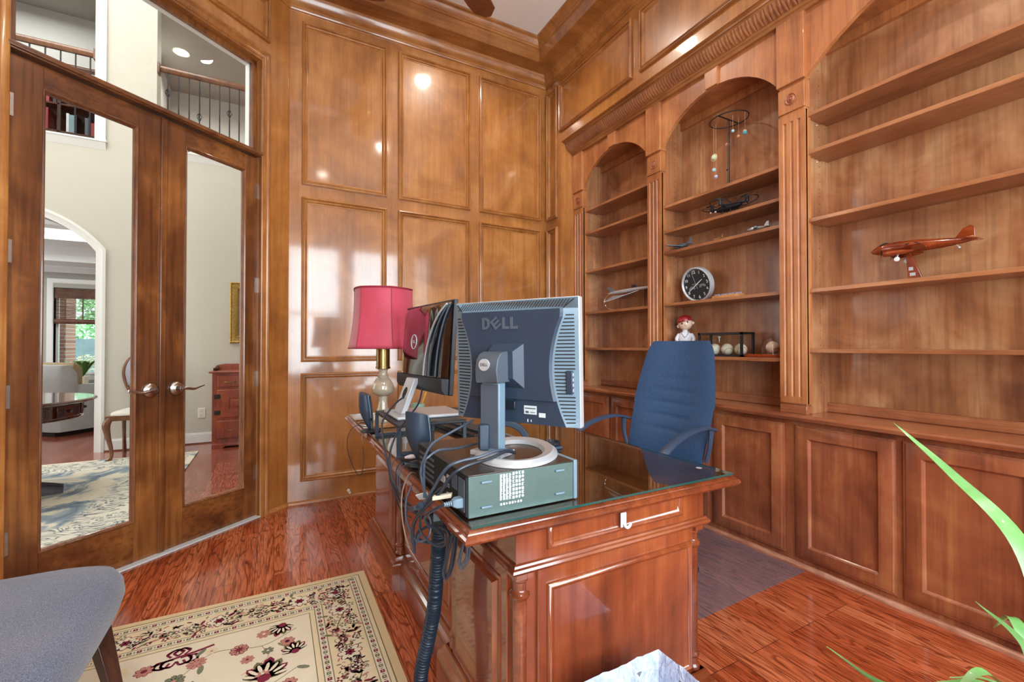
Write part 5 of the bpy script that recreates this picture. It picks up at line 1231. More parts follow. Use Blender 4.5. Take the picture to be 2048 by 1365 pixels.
# hanging planet mobile
bx, by, bz = 2.53, 1.826, TOPS['m1']; zt = 2.585
t = thing('planet_mobile', 'desk mobile of coloured felt planets hanging from a black wire ring', 'mobile', (bx, by, bz))
g = G(); g.box(bx - .05, bx + .05, by - .06, by + .05, bz, bz + .004); g.build('base_plate', M['iron'], t)
g = G(); g.tube([(bx, by - .006, bz), (bx, by - .006, zt)], .0032, 8); g.tube([(bx, by + .004, bz), (bx, by + .004, zt)], .0018, 6); g.ball((bx, by + .008, 2.27), .006, n=8); g.build('post', M['iron'], t)
R_ = .118; g = G(); g.tube([(bx + R_ * .85 * cos(a), by - .005 + R_ * sin(a), zt) for a in [2 * pi * k / 40 for k in range(40)]], .0032, 6, closed=True)
g.tube([(bx + R_ * .85, by - .005, zt), (bx - R_ * .85, by - .005, zt)], .0042, 6); g.build('ring', M['iron'], t)
for dx, dy, z, r, mat in ((-.02, .096, 2.380, .0175, 'felt_green'), (.02, .112, 2.307, .0130, 'felt_blue'), (-.05, .071, 2.243, .0115, 'felt_lilac'), (.06, .026, 2.444, .0140, 'felt_coral'), (-.06, -.054, 2.486, .0095, 'felt_blue'), (.05, -.054, 2.464, .0105, 'felt_orange'), (.03, -.104, 2.471, .0120, 'felt_yellow'), (-.02, -.121, 2.452, .0130, 'felt_teal'), (.03, .012, bz + .014, .008, 'felt_coral')):
    p = G().ball((bx + dx * .5, by + dy, z), r, n=18).build('planet', M[mat], t, angle=80)
    if mat == 'felt_green': G().lathe([(r * 1.12, -.0012), (r * 1.35, 0), (r * 1.12, .0012)], (bx + dx * .5, by + dy, z), 28, 'x', caps=False).build('planet_ring', M['felt_yellow'], p)
    G().tube([(bx + dx * .5, by + dy, z + r), (bx + dx * .5, by + dy, zt)], .0006, 5).build('thread', M['string'], p)
# drone
dx, dy, dz = 2.545, 1.835, TOPS['m2']
t = thing('drone', 'black toy quadcopter drone with wire rotor guards, parked on a shelf', 'drone', (dx, dy, dz))
g = G(); s = []
for i in range(11):
    f = i / 10; w = .036 * sin(pi * min(1, .12 + f * .80)) ** .7; h = .020 * sin(pi * min(1, .12 + f * .8)) ** .6
    s.append([(dx + w * cos(a), dy + .085 - .17 * f, dz + .062 + h * sin(a)) for a in [2 * pi * k / 16 for k in range(16)]])
g.loft(s); g.build('body', M['blackplastic'], t, angle=60)
for sx, sy in ((0, 1), (0, -1), (-1, 0), (1, 0)):
    al = .125 if sy else .082; q = V((dx + sx * al, dy + sy * al, dz + .088))
    g = G(); g.tube([(dx + sx * .02, dy + sy * .03, dz + .062), q - V((0, 0, .014))], [.010, .007], 8); g.lathe([(.010, -.022), (.011, .0), (.008, .012), (.002, .014), (.002, .024)], q, 12); a_ = g.build('rotor_arm', M['blackplastic'], t)
    b = G()
    for k in (-1, 1):
        v = V((.3, 1, 0)).normalized() * k; n_ = V((-v.y, v.x, 0))
        b.loft([[q + V((0, 0, .022)) + v * l + n_ * w + V((0, 0, tz)) for w, tz in ((-wd, -.001), (wd, .001), (wd, .002), (-wd, 0))] for l, wd in ((.004, .003), (.02, .0075), (.05, .0065), (.062, .002))])
    b.build('rotor_blade', M['midplastic'], a_)
    gd = G(); ov = V((sx, sy, 0)); sv = V((-sy, sx, 0)); c = [q - V((0, 0, .012)) + ov * (.062 * cos(a)) + sv * (.058 * sin(a)) + V((0, 0, .012 * cos(a))) for a in [-2.1 + 4.2 * k / 14 for k in range(15)]]
    gd.tube([q - V((0, 0, .02))] + c + [q - V((0, 0, .02))], .0026, 6, 2); gd.build('rotor_guard', M['blackplastic'], a_)
    lx_, ly_ = (sx - sy) * .7, (sx + sy) * .7; g = G(); g.tube([(dx + lx_ * .026, dy + ly_ * .034, dz + .052), (dx + lx_ * .045, dy + ly_ * .055, dz + .004), (dx + lx_ * .045, dy + ly_ * .03, dz + .003)], .0028, 6, 3); g.build('landing_leg', M['blackplastic'], t)
g = G(); g.ball((dx - .03, dy + .075, dz + .05), .006, n=10); g.ball((dx - .03, dy + .11, dz + .052), .005, n=8); g.build('lamp', M['white_plastic'], t)
# small metal aeroplanes
def small_plane(name, label, c, yaw, L, mat, kind):
    t = thing(name, label, 'model plane', c, rotz=yaw, group='small metal planes', local=True); r = L * .095; h = r * 2.0
    G().loft([[(x, w * cos(a), h + w * sin(a)) for a in [2 * pi * k / 14 for k in range(14)]] for x, w in ((-L / 2, r * .15), (-L * .3, r * .5), (0, r), (L * .25, r * 1.1), (L * .42, r * .8), (L * .5, r * .2))]).build('fuselage', mat, t, angle=60)
    if kind == 'jet':
        wing = [(L * .18, 0), (-.02 * L, L * .34), (-L * .12, L * .34), (-L * .10, 0)]
    elif kind == 'big': wing = [(L * .20, 0), (L * .12, L * .75), (L * .0, L * .75), (-L * .06, 0)]
    else: wing = [(L * .20, 0), (L * .14, L * .42), (L * .02, L * .42), (-L * .04, 0)]
    w = G(); wg = wing + [(x, -y) for x, y in wing[::-1]][1:-1]; w.prism(wg, h - r * .35, h - r * .1); w.build('wing', mat, t)
    f = G(); f.prism([(-L * .5, h), (-L * .5, h + L * .24), (-L * .40, h + L * .22), (-L * .26, h)], -r * .1, r * .1, 'y'); f.prism([(-L * .48, -L * .14), (-L * .38, -L * .14), (-L * .34, 0), (-L * .38, L * .14), (-L * .48, L * .14)], h - r * .1, h + r * .1); f.build('tail_fin', mat, t)
    c_ = G(); c_.ball((L * .10, 0, h + r * .8), L * .10, r * .6, r * .65, 12); c_.build('canopy', M['planeblue'], t)
    u = G()
    for y in (-r * 1.2, r * 1.2): u.lathe([(r * .5, -r * .25), (r * .5, r * .25)], (L * .1, y, r * .5), 10, 'y'); u.box(L * .09, L * .11, y - r * .1, y + r * .1, r * .4, h)
    u.build('wheel', M['ink'], t)
    if kind != 'jet':
        p = G(); p.box(L * .505, L * .52, -L * .015, L * .015, h - L * .16, h + L * .16); p.box(L * .505, L * .52, -L * .16, L * .16, h - L * .015, h + L * .015); p.build('propeller', M['ink'], t)
    return t
small_plane('model_plane', 'blue-grey toy plane with a tall fin on the shelf below the drone', (2.515, 2.165, TOPS['m3']), radians(75), .17, M['planeblue'], 'big')
small_plane('model_plane', 'tiny gilt metal plane on the shelf below the drone', (2.50, 1.875, TOPS['m3']), radians(70), .085, M['gold'], 'prop')
small_plane('model_plane', 'pewter toy jet plane on the shelf below the drone', (2.505, 1.62, TOPS['m3']), radians(95), .13, M['planesilver'], 'jet')
# wall clock leaning on its shelf
cz = TOPS['m4']; R = .120; cy, cx = 2.082, 2.545
CM = Matrix.Translation((cx, cy, cz + R * .985)) @ Matrix.Rotation(radians(-12), 4, 'Y') @ Matrix(((0, 0, -1, 0), (-1, 0, 0, 0), (0, 1, 0, 0), (0, 0, 0, 1))) @ Matrix.Rotation(radians(8), 4, 'Z')
t = thing('wall_clock', 'round silver rimmed clock with a black dial leaning at the back of its shelf', 'clock', (cx, cy, cz))
g = G(CM); g.lathe([(R * .5, -.031), (R * .96, -.030), (R, -.025), (R, .004), (R * .985, .010), (R * .93, .012), (R * .89, .006), (R * .88, .0005)], (0, 0, 0), 56, caps=False); g.build('rim', M['silver'], t)
g = G(CM); g.lathe([(R * .9, -.01), (R * .9, .001)], (0, 0, 0), 56); dial = g.build('dial', M['clockface'], t)
g = G(CM)
for k in range(12):
    a = radians(90 - 30 * k); s_ = str(12 if k == 0 else k); tv, tf = text_geo(s_, .030 if k % 3 == 0 else .027, True); px_, py_ = cos(a) * R * .72, sin(a) * R * .72
    g.add([(px_ + v.x, py_ + v.y, .0016) for v in tv], tf)
g.build('numerals', M['white_plastic'], dial, smooth=False)
g = G(CM)
for k in range(60):
    a = 2 * pi * k / 60; r0 = R * (.83 if k % 5 else .80); u = V((cos(a), sin(a), 0)); n_ = V((-u.y, u.x, 0)) * .0006
    g.add([tuple(u * r0 - n_ + V((0, 0, .0016))), tuple(u * R * .865 - n_ + V((0, 0, .0016))), tuple(u * R * .865 + n_ + V((0, 0, .0016))), tuple(u * r0 + n_ + V((0, 0, .0016)))], [(0, 1, 2, 3)])
for c0, sw in (((-.043, -.030), 1), ((.043, -.030), -1)):                 # two small fan-shaped sub-dials
    for rr_ in (.020, .026):
        g.tube([(c0[0] + rr_ * cos(a), c0[1] + rr_ * sin(a), .0018) for a in [.2 + 2.7 * k / 14 for k in range(15)]], .0006, 4)
    for k in range(6): a = .3 + 2.5 * k / 5; g.tube([(c0[0] + .012 * cos(a), c0[1] + .012 * sin(a), .0018), (c0[0] + .018 * cos(a), c0[1] + .018 * sin(a), .0018)], .0008, 4)
g.tube([(-.034, .008, .0018), (-.012, .008, .0018)], .0012, 4)
g.build('minute_marks', M['white_plastic'], dial, smooth=False)
def hand(ang, l, tail, w, mat, nm, z):
    a = radians(ang); u = V((cos(a), sin(a), 0)); n_ = V((-u.y, u.x, 0)); g = G(CM)
    g.loft([[u * s + n_ * w * k + V((0, 0, zz)) for k, zz in ((-q, z), (q, z), (q, z + .001), (-q, z + .001))] for s, q in ((-tail, .8), (0, 1), (l, .5))]); g.build(nm, mat, t)
hand(205, R * .74, .02, .0028, M['white_plastic'], 'minute_hand', .004); hand(24, R * .50, .015, .0035, M['white_plastic'], 'hour_hand', .0055); hand(98, R * .78, .03, .0009, M['silver'], 'second_hand', .007); hand(-14, R * .6, .0, .0009, M['silver'], 'alarm_hand', .003)
# thin book stack / cloth strip with honey wood block
t = thing('pen_tray', 'slim honey coloured wooden tray lying beside the clock', 'tray', (2.49, 1.79, TOPS['m4']))
G().box(2.462, 2.50, 1.70, 1.90, TOPS['m4'], TOPS['m4'] + .016).build('block', M['honey'], t, bevel=.002)
g = G(); 
for k in range(4): g.tube([(2.474 + .0 * k, 1.885 - k * .048, TOPS['m4'] + .020), (2.474, 1.848 - k * .048, TOPS['m4'] + .020)], .0055, 8)
g.build('insert', M['book'], t)
# baseball figurine
fx, fy, fz = 2.535, 2.172, TOPS['m5']
FM = Matrix.Translation((fx, fy, 0)) @ Matrix.Rotation(radians(38), 4, 'Z') @ Matrix.Translation((-fx, -fy, 0))
t = thing('figurine', 'painted baseball boy figurine in a red cap standing behind the blue chair back', 'figurine', (fx, fy, fz))
g = G(FM); g.lathe([(.050, 0), (.052, .006), (.048, .024)], (fx, fy, fz), 28); g.build('base', M['capred'], t)
g = G(FM); s = []
for z, w, d in ((.024, .030, .024), (.06, .034, .028), (.085, .036, .030), (.115, .044, .034), (.14, .047, .034), (.155, .040, .028), (.165, .020, .018), (.18, .016, .016)):
    s.append([(fx + d * cos(a), fy + w * sin(a), fz + z) for a in [2 * pi * k / 24 for k in range(24)]])
g.loft(s); body = g.build('body', M['uniform'], t, angle=60)
for sg in (-1, 1):
    g = G(FM); g.tube([(fx, fy + sg * .038, fz + .148), (fx - .012, fy + sg * .056, fz + .115), (fx - .035, fy + sg * .042, fz + .09)], [.014, .012, .009], 10, 4); g.ball((fx - .038, fy + sg * .038, fz + .088), .010, n=10); g.build('arm', M['uniform'], body)
g = G(FM); g.tube([(fx - .022, fy + .028, fz + .166), (fx - .037, fy + .0, fz + .128), (fx - .022, fy - .028, fz + .166)], .0022, 6, 4); g.build('collar', M['planeblue'], body)
hc = V((fx - .004, fy - .001, fz + .224)); HR = Matrix.Rotation(radians(-14), 3, 'X')
g = G(FM); g.ball(hc, .046, .048, .046, 24, HR)
for sg in (-1, 1): g.ball(hc + HR @ V((.002, sg * .050, -.008)), .008, .009, .012, 10, HR)
g.ball(hc + HR @ V((-.046, 0, -.010)), .006, .006, .005, 8, HR)
head = g.build('head', M['skin'], t, angle=80)
g = G(FM)
for sg in (-1, 1): g.ball(hc + HR @ V((-.0425, sg * .018, .004)), .0035, .0058, .0072, 10, HR)
g.build('eye', M['hairbrown'], head)
g = G(FM); g.tube([hc + HR @ V((-.040 + abs(k) * .003, k * .012, -.021 + abs(k) * .003)) for k in (-1, -.5, 0, .5, 1)], .0016, 6, 3); g.build('mouth', M['capred'], head)
g = G(FM); g.ball(hc + HR @ V((.008, 0, .014)), .047, .049, .036, 20, HR); g.build('hair', M['hairbrown'], head)
g = G(FM); g.ball(hc + HR @ V((.004, 0, .022)), .049, .051, .038, 24, HR)
pts = [(-.040 - .030 * cos(a), .042 * sin(a)) for a in [-pi / 2 + pi * k / 10 for k in range(11)]]
g.loft([[hc + HR @ V((x, y, .020 + zz - .14 * (x + .04) * -1)) for x, y in pts] for zz in (0, .004)]); g.build('cap', M['capred'], head, angle=60)
# glass display box and baseballs
def baseball(name, label, c, mat, r=.0365):
    t = thing(name, label, 'baseball', c, group='baseballs on the shelf')
    o = G().ball((c[0], c[1], c[2] + r), r, n=28).build('cover', mat, t, angle=80)
    g = G(); pts = []
    for k in range(48):
        a = 2 * pi * k / 48; p = V((cos(a) * .8 + .2 * cos(3 * a), sin(a) * .8 - .2 * sin(3 * a), .66 * sin(2 * a))); pts.append(V((c[0], c[1], c[2] + r)) + (Matrix.Rotation(1.1 + len(label) * .37, 3, 'Y') @ p.normalized()) * (r + .0001))
    g.tube(pts, .0012, 5, closed=True); g.build('stitching', M['stitch'], o)
z5 = TOPS['m5']
t = thing('display_case', 'black framed glass display case standing half behind the office chair', 'display case', (2.53, 1.86, z5))
x0, x1, y0, y1, z0, z1 = 2.478, 2.602, 1.705, 2.018, z5, z5 + .152
g = G(); e_ = .013
for x in (x0, x1 - e_):
    for y in (y0, y1 - e_): g.box(x, x + e_, y, y + e_, z0, z1)
    for z in (z0, z1 - e_): g.box(x, x + e_, y0, y1, z, z + e_)
for y in (y0, y1 - e_):
    for z in (z0, z1 - e_): g.box(x0, x1, y, y + e_, z, z + e_)
g.build('frame', M['ink'], t)
g = G(); g.box(x0 + .003, x0 + .005, y0, y1, z0 + e_, z1 - e_); g.build('front_pane', M['acrylic'], t, smooth=False)
G().box(x0 + .006, x1 - .006, y0 + .006, y1 - .006, z0 + .002, z0 + .008).build('floor_plate', M['ink'], t)
baseball('baseball', 'white baseball in the display case, half covered by the chair back', (2.535, 1.935, z5 + .009), M['leather'])
baseball('baseball', 'clean white baseball in the middle of the display case', (2.545, 1.852, z5 + .009), M['leather'])
baseball('baseball', 'white baseball at the display case corner, half hidden by the black post', (2.55, 1.762, z5 + .009), M['leather'])
t = thing('golf_tee', 'white golf tee hanging in the display case above the baseballs', 'tee', (2.54, 1.905, z5 + .085))
G().lathe([(.0006, -.028), (.003, -.010), (.004, .004), (.010, .012), (.010, .014)], (2.54, 1.905, z5 + .115), 14).build('tee', M['white_plastic'], t)
t = thing('ball_dome', 'clear dome on a red wooden base holding a signed baseball', 'display dome', (2.54, 1.558, z5))
G().box(2.475, 2.605, 1.456, 1.690, z5, z5 + .020).build('base', M['plane_wood'], t, bevel=.004)
g = G(); g.lathe([(.052, .020), (.052, .072), (.046, .098), (.030, .116), (.012, .123), (.0005, .1245)], (2.54, 1.562, z5), 36); g.build('dome', M['acrylic'], t, angle=80)
baseball('baseball', 'pinkish signed baseball under the clear dome', (2.54, 1.555, z5 + .022), M['leather_pink'])
# carved wooden airliner on a stand
wx, wy, wz = 2.535, .895, TOPS['r4']
t = thing('model_airliner', 'carved red brown wooden propeller airliner on a slanted stand', 'model plane', (wx, wy, wz))
g = G(); s = []
for f, r, dz_ in ((0, .002, -.004), (.03, .012, -.003), (.08, .0215, 0), (.16, .027, .003), (.3, .0285, .004), (.5, .0275, .003), (.7, .021, .001), (.88, .012, .002), (1, .004, .004)):
    y = wy + .175 - .37 * f; s.append([(wx + r * .95 * cos(a), y, wz + .158 - .016 * f + dz_ + r * sin(a)) for a in [2 * pi * k / 24 for k in range(24)]])
g.loft(s); fus = g.build('fuselage', M['plane_wood'], t, angle=60)
g = G(); g.prism([(wy + .136, wz + .178), (wy + .118, wz + .186), (wy + .104, wz + .186), (wy + .104, wz + .178)], wx - .017, wx + .017, 'x'); g.build('windscreen', M['ink'], fus)
g = G()
for k in (1, 2): g.box(wx - .0295, wx - .024, wy + .05 - k * .030, wy + .061 - k * .030, wz + .158, wz + .166)
g.build('cabin_window', M['ink'], fus)
for sg in (-1, 1):
    pts = [(.0, .085, .10), (.012, -.02, .0)]
    root = [(wy + .070, wz + .138), (wy + .045, wz + .147), (wy - .03, wz + .138)]; rt = wx + sg * .02; tp_ = wx + sg * .115 if sg > 0 else wx - .050
    tipx = wx + sg * (.10 if sg > 0 else .075); 
    g = G(); g.loft([[(wx + sg * .015, wy + .070, wz + .134), (wx + sg * .015, wy + .035, wz + .145), (wx + sg * .015, wy - .040, wz + .136), (wx + sg * .015, wy + .02, wz + .131)],
            [(tipx, wy + .012, wz + .150), (tipx, wy - .002, wz + .156), (tipx, wy - .035, wz + .152), (tipx, wy - .01, wz + .148)]]); g.build('wing', M['plane_wood'], t)
    ex = wx + sg * .048; g = G()
    g.lathe([(.003, -.05), (.010, -.02), (.013, .03), (.0135, .058), (.010, .062)], (ex, wy + .045, wz + .128), 18, 'y'); en = g.build('engine', M['plane_wood'], t, angle=50)
    g = G(); q = V((ex, wy + .111, wz + .128)); g.lathe([(.003, -.004), (.003, .004)], q, 10, 'y')
    for k in range(3):
        a = radians(90 + 120 * k + 20); g.loft([[q + V((cos(a) * l - sin(a) * w, 0.001 * k_, sin(a) * l + cos(a) * w)) for w, k_ in ((-wd, 0), (wd, 1))] + [q + V((cos(a) * l + sin(a) * -wd, .002, sin(a) * l + cos(a) * wd))] for l, wd in ((.002, .002), (.012, .0035), (.024, .001))])
    g.build('propeller', M['ink'], en)
    g = G(); g.tube([(ex, wy + .05, wz + .122), (ex, wy + .056, wz + .104)], .0025, 6); g.build('wheel_strut', M['silver'], en)
    g = G(); g.lathe([(.009, -.004), (.011, 0), (.009, .004)], (ex, wy + .056, wz + .098), 18, 'x'); g.build('wheel', M['white_plastic'], en)
g = G(); g.prism([(wy - .118, wz + .150), (wy - .150, wz + .196), (wy - .172, wz + .206), (wy - .186, wz + .198), (wy - .188, wz + .150)], wx - .003, wx + .003, 'x'); g.build('tail_fin', M['plane_wood'], t, bevel=.002)
g = G(); g.prism([(wx - .055, wy - .196), (wx - .055, wy - .176), (wx - .008, wy - .146), (wx + .008, wy - .146), (wx + .055, wy - .176), (wx + .055, wy - .196)], wz + .146, wz + .151); g.build('tailplane', M['plane_wood'], t, bevel=.001)
g = G(); g.tube([(wx, wy - .125, wz + .138), (wx, wy - .137, wz + .122)], .0018, 6); g.ball((wx, wy - .138, wz + .119), .005, n=10); g.build('tail_wheel', M['silver'], t)
g = G(); g.prism([(wy + .040, wz + .132), (wy + .032, wz + .006), (wy - .020, wz + .006), (wy + .026, wz + .132)], wx - .008, wx + .008, 'x'); g.box(wx - .03, wx + .03, wy - .02, wy + .115, wz, wz + .007); st = g.build('stand', M['plane_wood'], t, bevel=.002)
g = G(); g.box(wx - .009, wx - .008, wy + .012, wy + .028, wz + .045, wz + .060); g.box(wx - .009, wx - .008, wy + .004, wy + .024, wz + .020, wz + .034); g.build('plaque', M['silver'], st)
# silver supersonic jet on a wire hoop
jx, jz = 2.535, TOPS['l4']; jy = 2.74
t = thing('jet_model', 'slender silver delta-wing jet model held up by a curved metal hoop', 'model plane', (jx, jy, jz))
g = G(); s = []
for y, z, r in ((2.99, .148, .003), (2.955, .150, .009), (2.91, .152, .013), (2.80, .154, .015), (2.66, .155, .013), (2.50, .153, .011), (2.44, .150, .006), (2.40, .146, .001)):
    s.append([(jx + r * cos(a), y, jz + z + r * sin(a)) for a in [2 * pi * k / 14 for k in range(14)]])
g.loft(s); g.build('fuselage', M['silver'], t, angle=60)
g = G(); wl_ = [(2.62, .006), (2.74, .045), (2.86, .095), (2.925, .100), (2.90, .02), (2.90, -.02), (2.925, -.100), (2.86, -.095), (2.74, -.045), (2.62, -.006)]
g.loft([[(jx + u, y, jz + .142 - (y - 2.62) * .04 - abs(u) * .62 * (1 if u < 0 else .45) + h) for y, u in wl_] for h in (0, .004)]); g.build('delta_wing', M['silver'], t)
g = G(); g.prism([(2.93, jz + .138), (3.00, jz + .205), (2.975, jz + .207), (2.88, jz + .158), (2.86, jz + .148)], jx - .002, jx + .002, 'x'); g.build('tail_fin', M['planeblue'], t)
g = G(); g.tube([(jx, 2.88, jz + .145), (jx, 2.96, jz + .140), (jx, 3.02, jz + .112), (jx, 3.035, jz + .085), (jx, 3.015, jz + .045), (jx, 2.95, jz + .014), (jx, 2.87, jz + .006), (jx, 2.72, jz + .006)], .006, 8, 6); g.build('hoop_stand', M['chrome'], t)
t = thing('dark_plane_model', 'small dark model plane standing behind the silver jet', 'model plane', (2.60, 2.66, jz))
g = G(); g.loft([[(2.60 + r * cos(a), y, jz + .165 + r * sin(a)) for a in [2 * pi * k / 12 for k in range(12)]] for y, r in ((2.76, .004), (2.70, .009), (2.55, .010), (2.47, .002))]); g.build('fuselage', M['bluegrey'], t, angle=60)
g = G(); g.prism([(2.76, jz + .165), (2.77, jz + .205), (2.73, jz + .205), (2.69, jz + .168)], 2.598, 2.602, 'x'); g.build('tail_fin', M['bluegrey'], t)
g = G(); g.prism([(2.55, 2.60), (2.55, 2.64), (2.60, 2.67), (2.645, 2.64), (2.645, 2.60)], jz + .160, jz + .163); g.build('wing', M['bluegrey'], t)
g = G(); g.tube([(2.60, 2.62, jz + .004), (2.60, 2.62, jz + .158)], .003, 8); g.lathe([(.025, 0), (.025, .005)], (2.60, 2.62, jz), 20); g.build('stand', M['bluegrey'], t)
# ------------------------------------------------------------------ hall seen through the glazed doors
YH = 6.36; HH = 6.05
def circ3(p, q, r):
    ax, ay, bx, by, cx, cy = *p, *q, *r; d = 2 * (ax * (by - cy) + bx * (cy - ay) + cx * (ay - by))
    ux = ((ax * ax + ay * ay) * (by - cy) + (bx * bx + by * by) * (cy - ay) + (cx * cx + cy * cy) * (ay - by)) / d
    uy = ((ax * ax + ay * ay) * (cx - bx) + (bx * bx + by * by) * (ax - cx) + (cx * cx + cy * cy) * (bx - ax)) / d
    return ux, uy, sqrt((ax - ux) ** 2 + (ay - uy) ** 2)
ACX, ACZ, AR = circ3((-1.642, 2.217), (-1.928, 2.491), (-2.159, 2.596))
def arch_line(r, xe, n=24):
    h = ACX; half = abs(xe - ACX); a = math.asin(min(1, half / r)); return [(ACX + r * sin(-a + 2 * a * i / n), ACZ + r * cos(-a + 2 * a * i / n)) for i in range(n + 1)]
xi = -1.715; inner = arch_line(AR - .085, xi); xl = inner[0][0]
g = G(); g.box(xi, 1.3, YH, YH + .2, 0, 3.385); g.box(-5.4, xl, YH, YH + .2, 0, 3.385)
g.prism(inner + [(xi, 3.385), (xl, 3.385)], YH, YH + .2, 'y')
g.box(-5.4, -3.4, YH, YH + .2, 3.385, HH); g.box(-1.735, -1.205, YH, YH + .2, 3.385, HH); g.box(.7, 1.3, YH, YH + .2, 3.385, HH); g.box(-3.4, .7, YH, YH + .2, 5.75, HH)
wh = struct(g.build('wall_hall', M['hallwall'], angle=30))
outer = arch_line(AR, -1.63); g = G()
inn = arch_line(AR - .085, xi); secs = []
for (xo, zo), (xn, zn) in zip(outer, inn): secs.append([(xo, YH, zo), (xo, YH - .022, zo), (xo + (xn - xo) * .3, YH - .026, zo + (zn - zo) * .3), (xo + (xn - xo) * .5, YH - .016, zo + (zn - zo) * .5), (xn, YH - .012, zn), (xn, YH + .2, zn)])
secs = [[(p[0], p[1], 0) for p in secs[0]]] + secs + [[(p[0], p[1], 0) for p in secs[-1]]]
g.loft(secs, closed=False, cap=False); struct(g.build('trim_8', M['white'], angle=30))
g = G(); g.box(-1.63, 1.3, YH - .016, YH, .012, .115); g.box(-1.63, 1.3, YH - .010, YH, .115, .128); struct(g.build('baseboard_hall', M['white'], bevel=.003))
struct(G().box(-1.63, 1.3, YH - .022, YH, 0, .014).build('trim_9', M['chairwood']))
# balcony openings: white caps, casings, back rooms of the landing
g = G(); g.box(-3.45, -1.63, YH - .035, YH + .22, 3.372, 3.392); g.prism([(YH - .030, 3.372), (YH - .004, 3.30), (YH, 3.29), (YH, 3.372)], -3.45, -1.64, 'x'); struct(g.build('trim_10', M['white'], bevel=.003))
g = G(); g.box(-1.735, -1.640, YH - .018, YH + .21, 3.392, 5.8); struct(g.build('trim_11', M['white'], bevel=.004))
g = G(); g.box(-1.21, .75, YH - .035, YH + .22, 3.395, 3.415); g.prism([(YH - .030, 3.395), (YH - .004, 3.33), (YH, 3.32), (YH, 3.395)], -1.215, .75, 'x'); struct(g.build('trim_12', M['white'], bevel=.003))
struct(G().box(-5.4, 1.3, YH + .2, 9.0, 3.30, 3.385).build('floor_landing', M['hallfloor']))
g = G(); g.box(-5.4, -1.47, 8.75, 8.85, 3.385, 6.1); g.box(-1.52, -1.47, YH + .2, 8.85, 3.385, 6.1); g.box(-1.47, 1.3, 8.7, 8.8, 3.385, 5.3); g.box(1.2, 1.3, YH + .2, 8.85, 3.385, 5.3); g.box(-5.4, -5.3, YH + .2, 8.85, 3.385, 6.1)
struct(g.build('wall_landing', M['plaster'], smooth=False))
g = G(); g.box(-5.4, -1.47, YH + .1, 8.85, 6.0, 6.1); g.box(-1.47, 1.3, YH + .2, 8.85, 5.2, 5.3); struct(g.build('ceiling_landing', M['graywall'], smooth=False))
t = thing('recessed_light', 'round recessed light in the landing ceiling above the twisted balusters', 'ceiling light', (-1.16, 7.50, 5.2))
G().lathe([(.10, -.006), (.10, 0)], (-1.16, 7.50, 5.199), 28, caps=False).build('trim_ring', M['white'], t); G().lathe([(.085, -.008), (.085, -.004)], (-1.16, 7.50, 5.199), 28).build('lens', M['lampglow'], t)
def balustrade(label, x0, x1, y, zb, zt, xs, kinds, rail_end):
    t = thing('balustrade', label, 'railing', ((x0 + x1) / 2, y, zb), group='landing balustrades')
    g = G(); g.loft([[(x, y + u, zt + w) for u, w in ((-.030, -.012), (-.032, .010), (-.020, .028), (.020, .028), (.032, .010), (.030, -.012), (.016, -.034), (-.016, -.034))] for x in (x0, x1)]); g.build('handrail', M['chairwood'], t, angle=50)
    if rail_end is not None: G().box(rail_end - .012, rail_end + .012, y - .05, y + .05, zt - .07, zt + .05).build('rosette_plate', M['chairwood'], t, bevel=.004)
    for x, k in zip(xs, kinds):
        b = G(); b.box(x - .0055, x + .0055, y - .0055, y + .0055, zb, zt - .03)
        def basket(zc):
            for j in range(4):
                a0 = pi / 2 * j; b.tube([(x + .026 * sin(pi * i / 8) * cos(a0 + pi * i / 8), y + .026 * sin(pi * i / 8) * sin(a0 + pi * i / 8), zc - .05 + .10 * i / 8) for i in range(9)], .0035, 5)
        def twist(za, zc):
            n = int((zc - za) / .022)
            for i in range(n): b.ball((x, y, za + (i + .5) * (zc - za) / n), .0085, .0085, .010, 8)
        h = zt - zb
        if k == 'b1': basket(zb + h * .72); twist(zb + h * .35, zb + h * .64)
        elif k == 'b2': basket(zb + h * .50); twist(zb + h * .58, zb + h * .86)
        elif k == 'b3': basket(zb + h * .62); basket(zb + h * .27); twist(zb + h * .34, zb + h * .55); 
        elif k == 't': twist(zb + h * .25, zb + h * .55)
        b.build('baluster', M['iron'], t, angle=60)
    G().box(x0, x1, y - .02, y + .02, zb - .001, zb + .012).build('shoe_rail', M['chairwood'], t)
bx_ = [-2.99 + .1195 * i for i in range(11)]
balustrade('brown handrail with plain iron balusters in the balcony opening over the arch', -3.4, -1.737, YH + .06, 3.392, 4.345, bx_, ['p'] * 11, -1.749)
bx2 = [-1.114 + .1012 * i for i in range(17)]
balustrade('brown handrail with twisted basket balusters in the balcony opening over the dresser', -1.205, .7, YH + .06, 3.415, 4.365, bx2, (['b1', 't', 't', 'b2', 'p', 't', 'b3', 't', 'p'] * 2)[:17], -1.196)
balustrade('second brown handrail deeper in the landing, above the dark bookshelf', -3.6, -1.53, 7.80, 3.95, 4.80, [-3.5 + .12 * i for i in range(17)], ['p'] * 17, None)
t = thing('landing_bookshelf', 'dark bookshelf full of books on the landing, behind the rail over the arch', 'bookshelf', (-2.7, 7.5, 3.385))
g = G(); g.box(-3.6, -1.85, 7.42, 7.44, 3.385, 4.42)
for x in (-3.6, -3.15, -2.72, -2.30, -1.87): g.box(x, x + .02, 7.18, 7.42, 3.385, 4.42)
for z in (3.385, 3.70, 4.03, 4.40): g.box(-3.6, -1.85, 7.18, 7.42, z, z + .02)
g.build('carcass', M['mahogany'], t); random.seed(9)
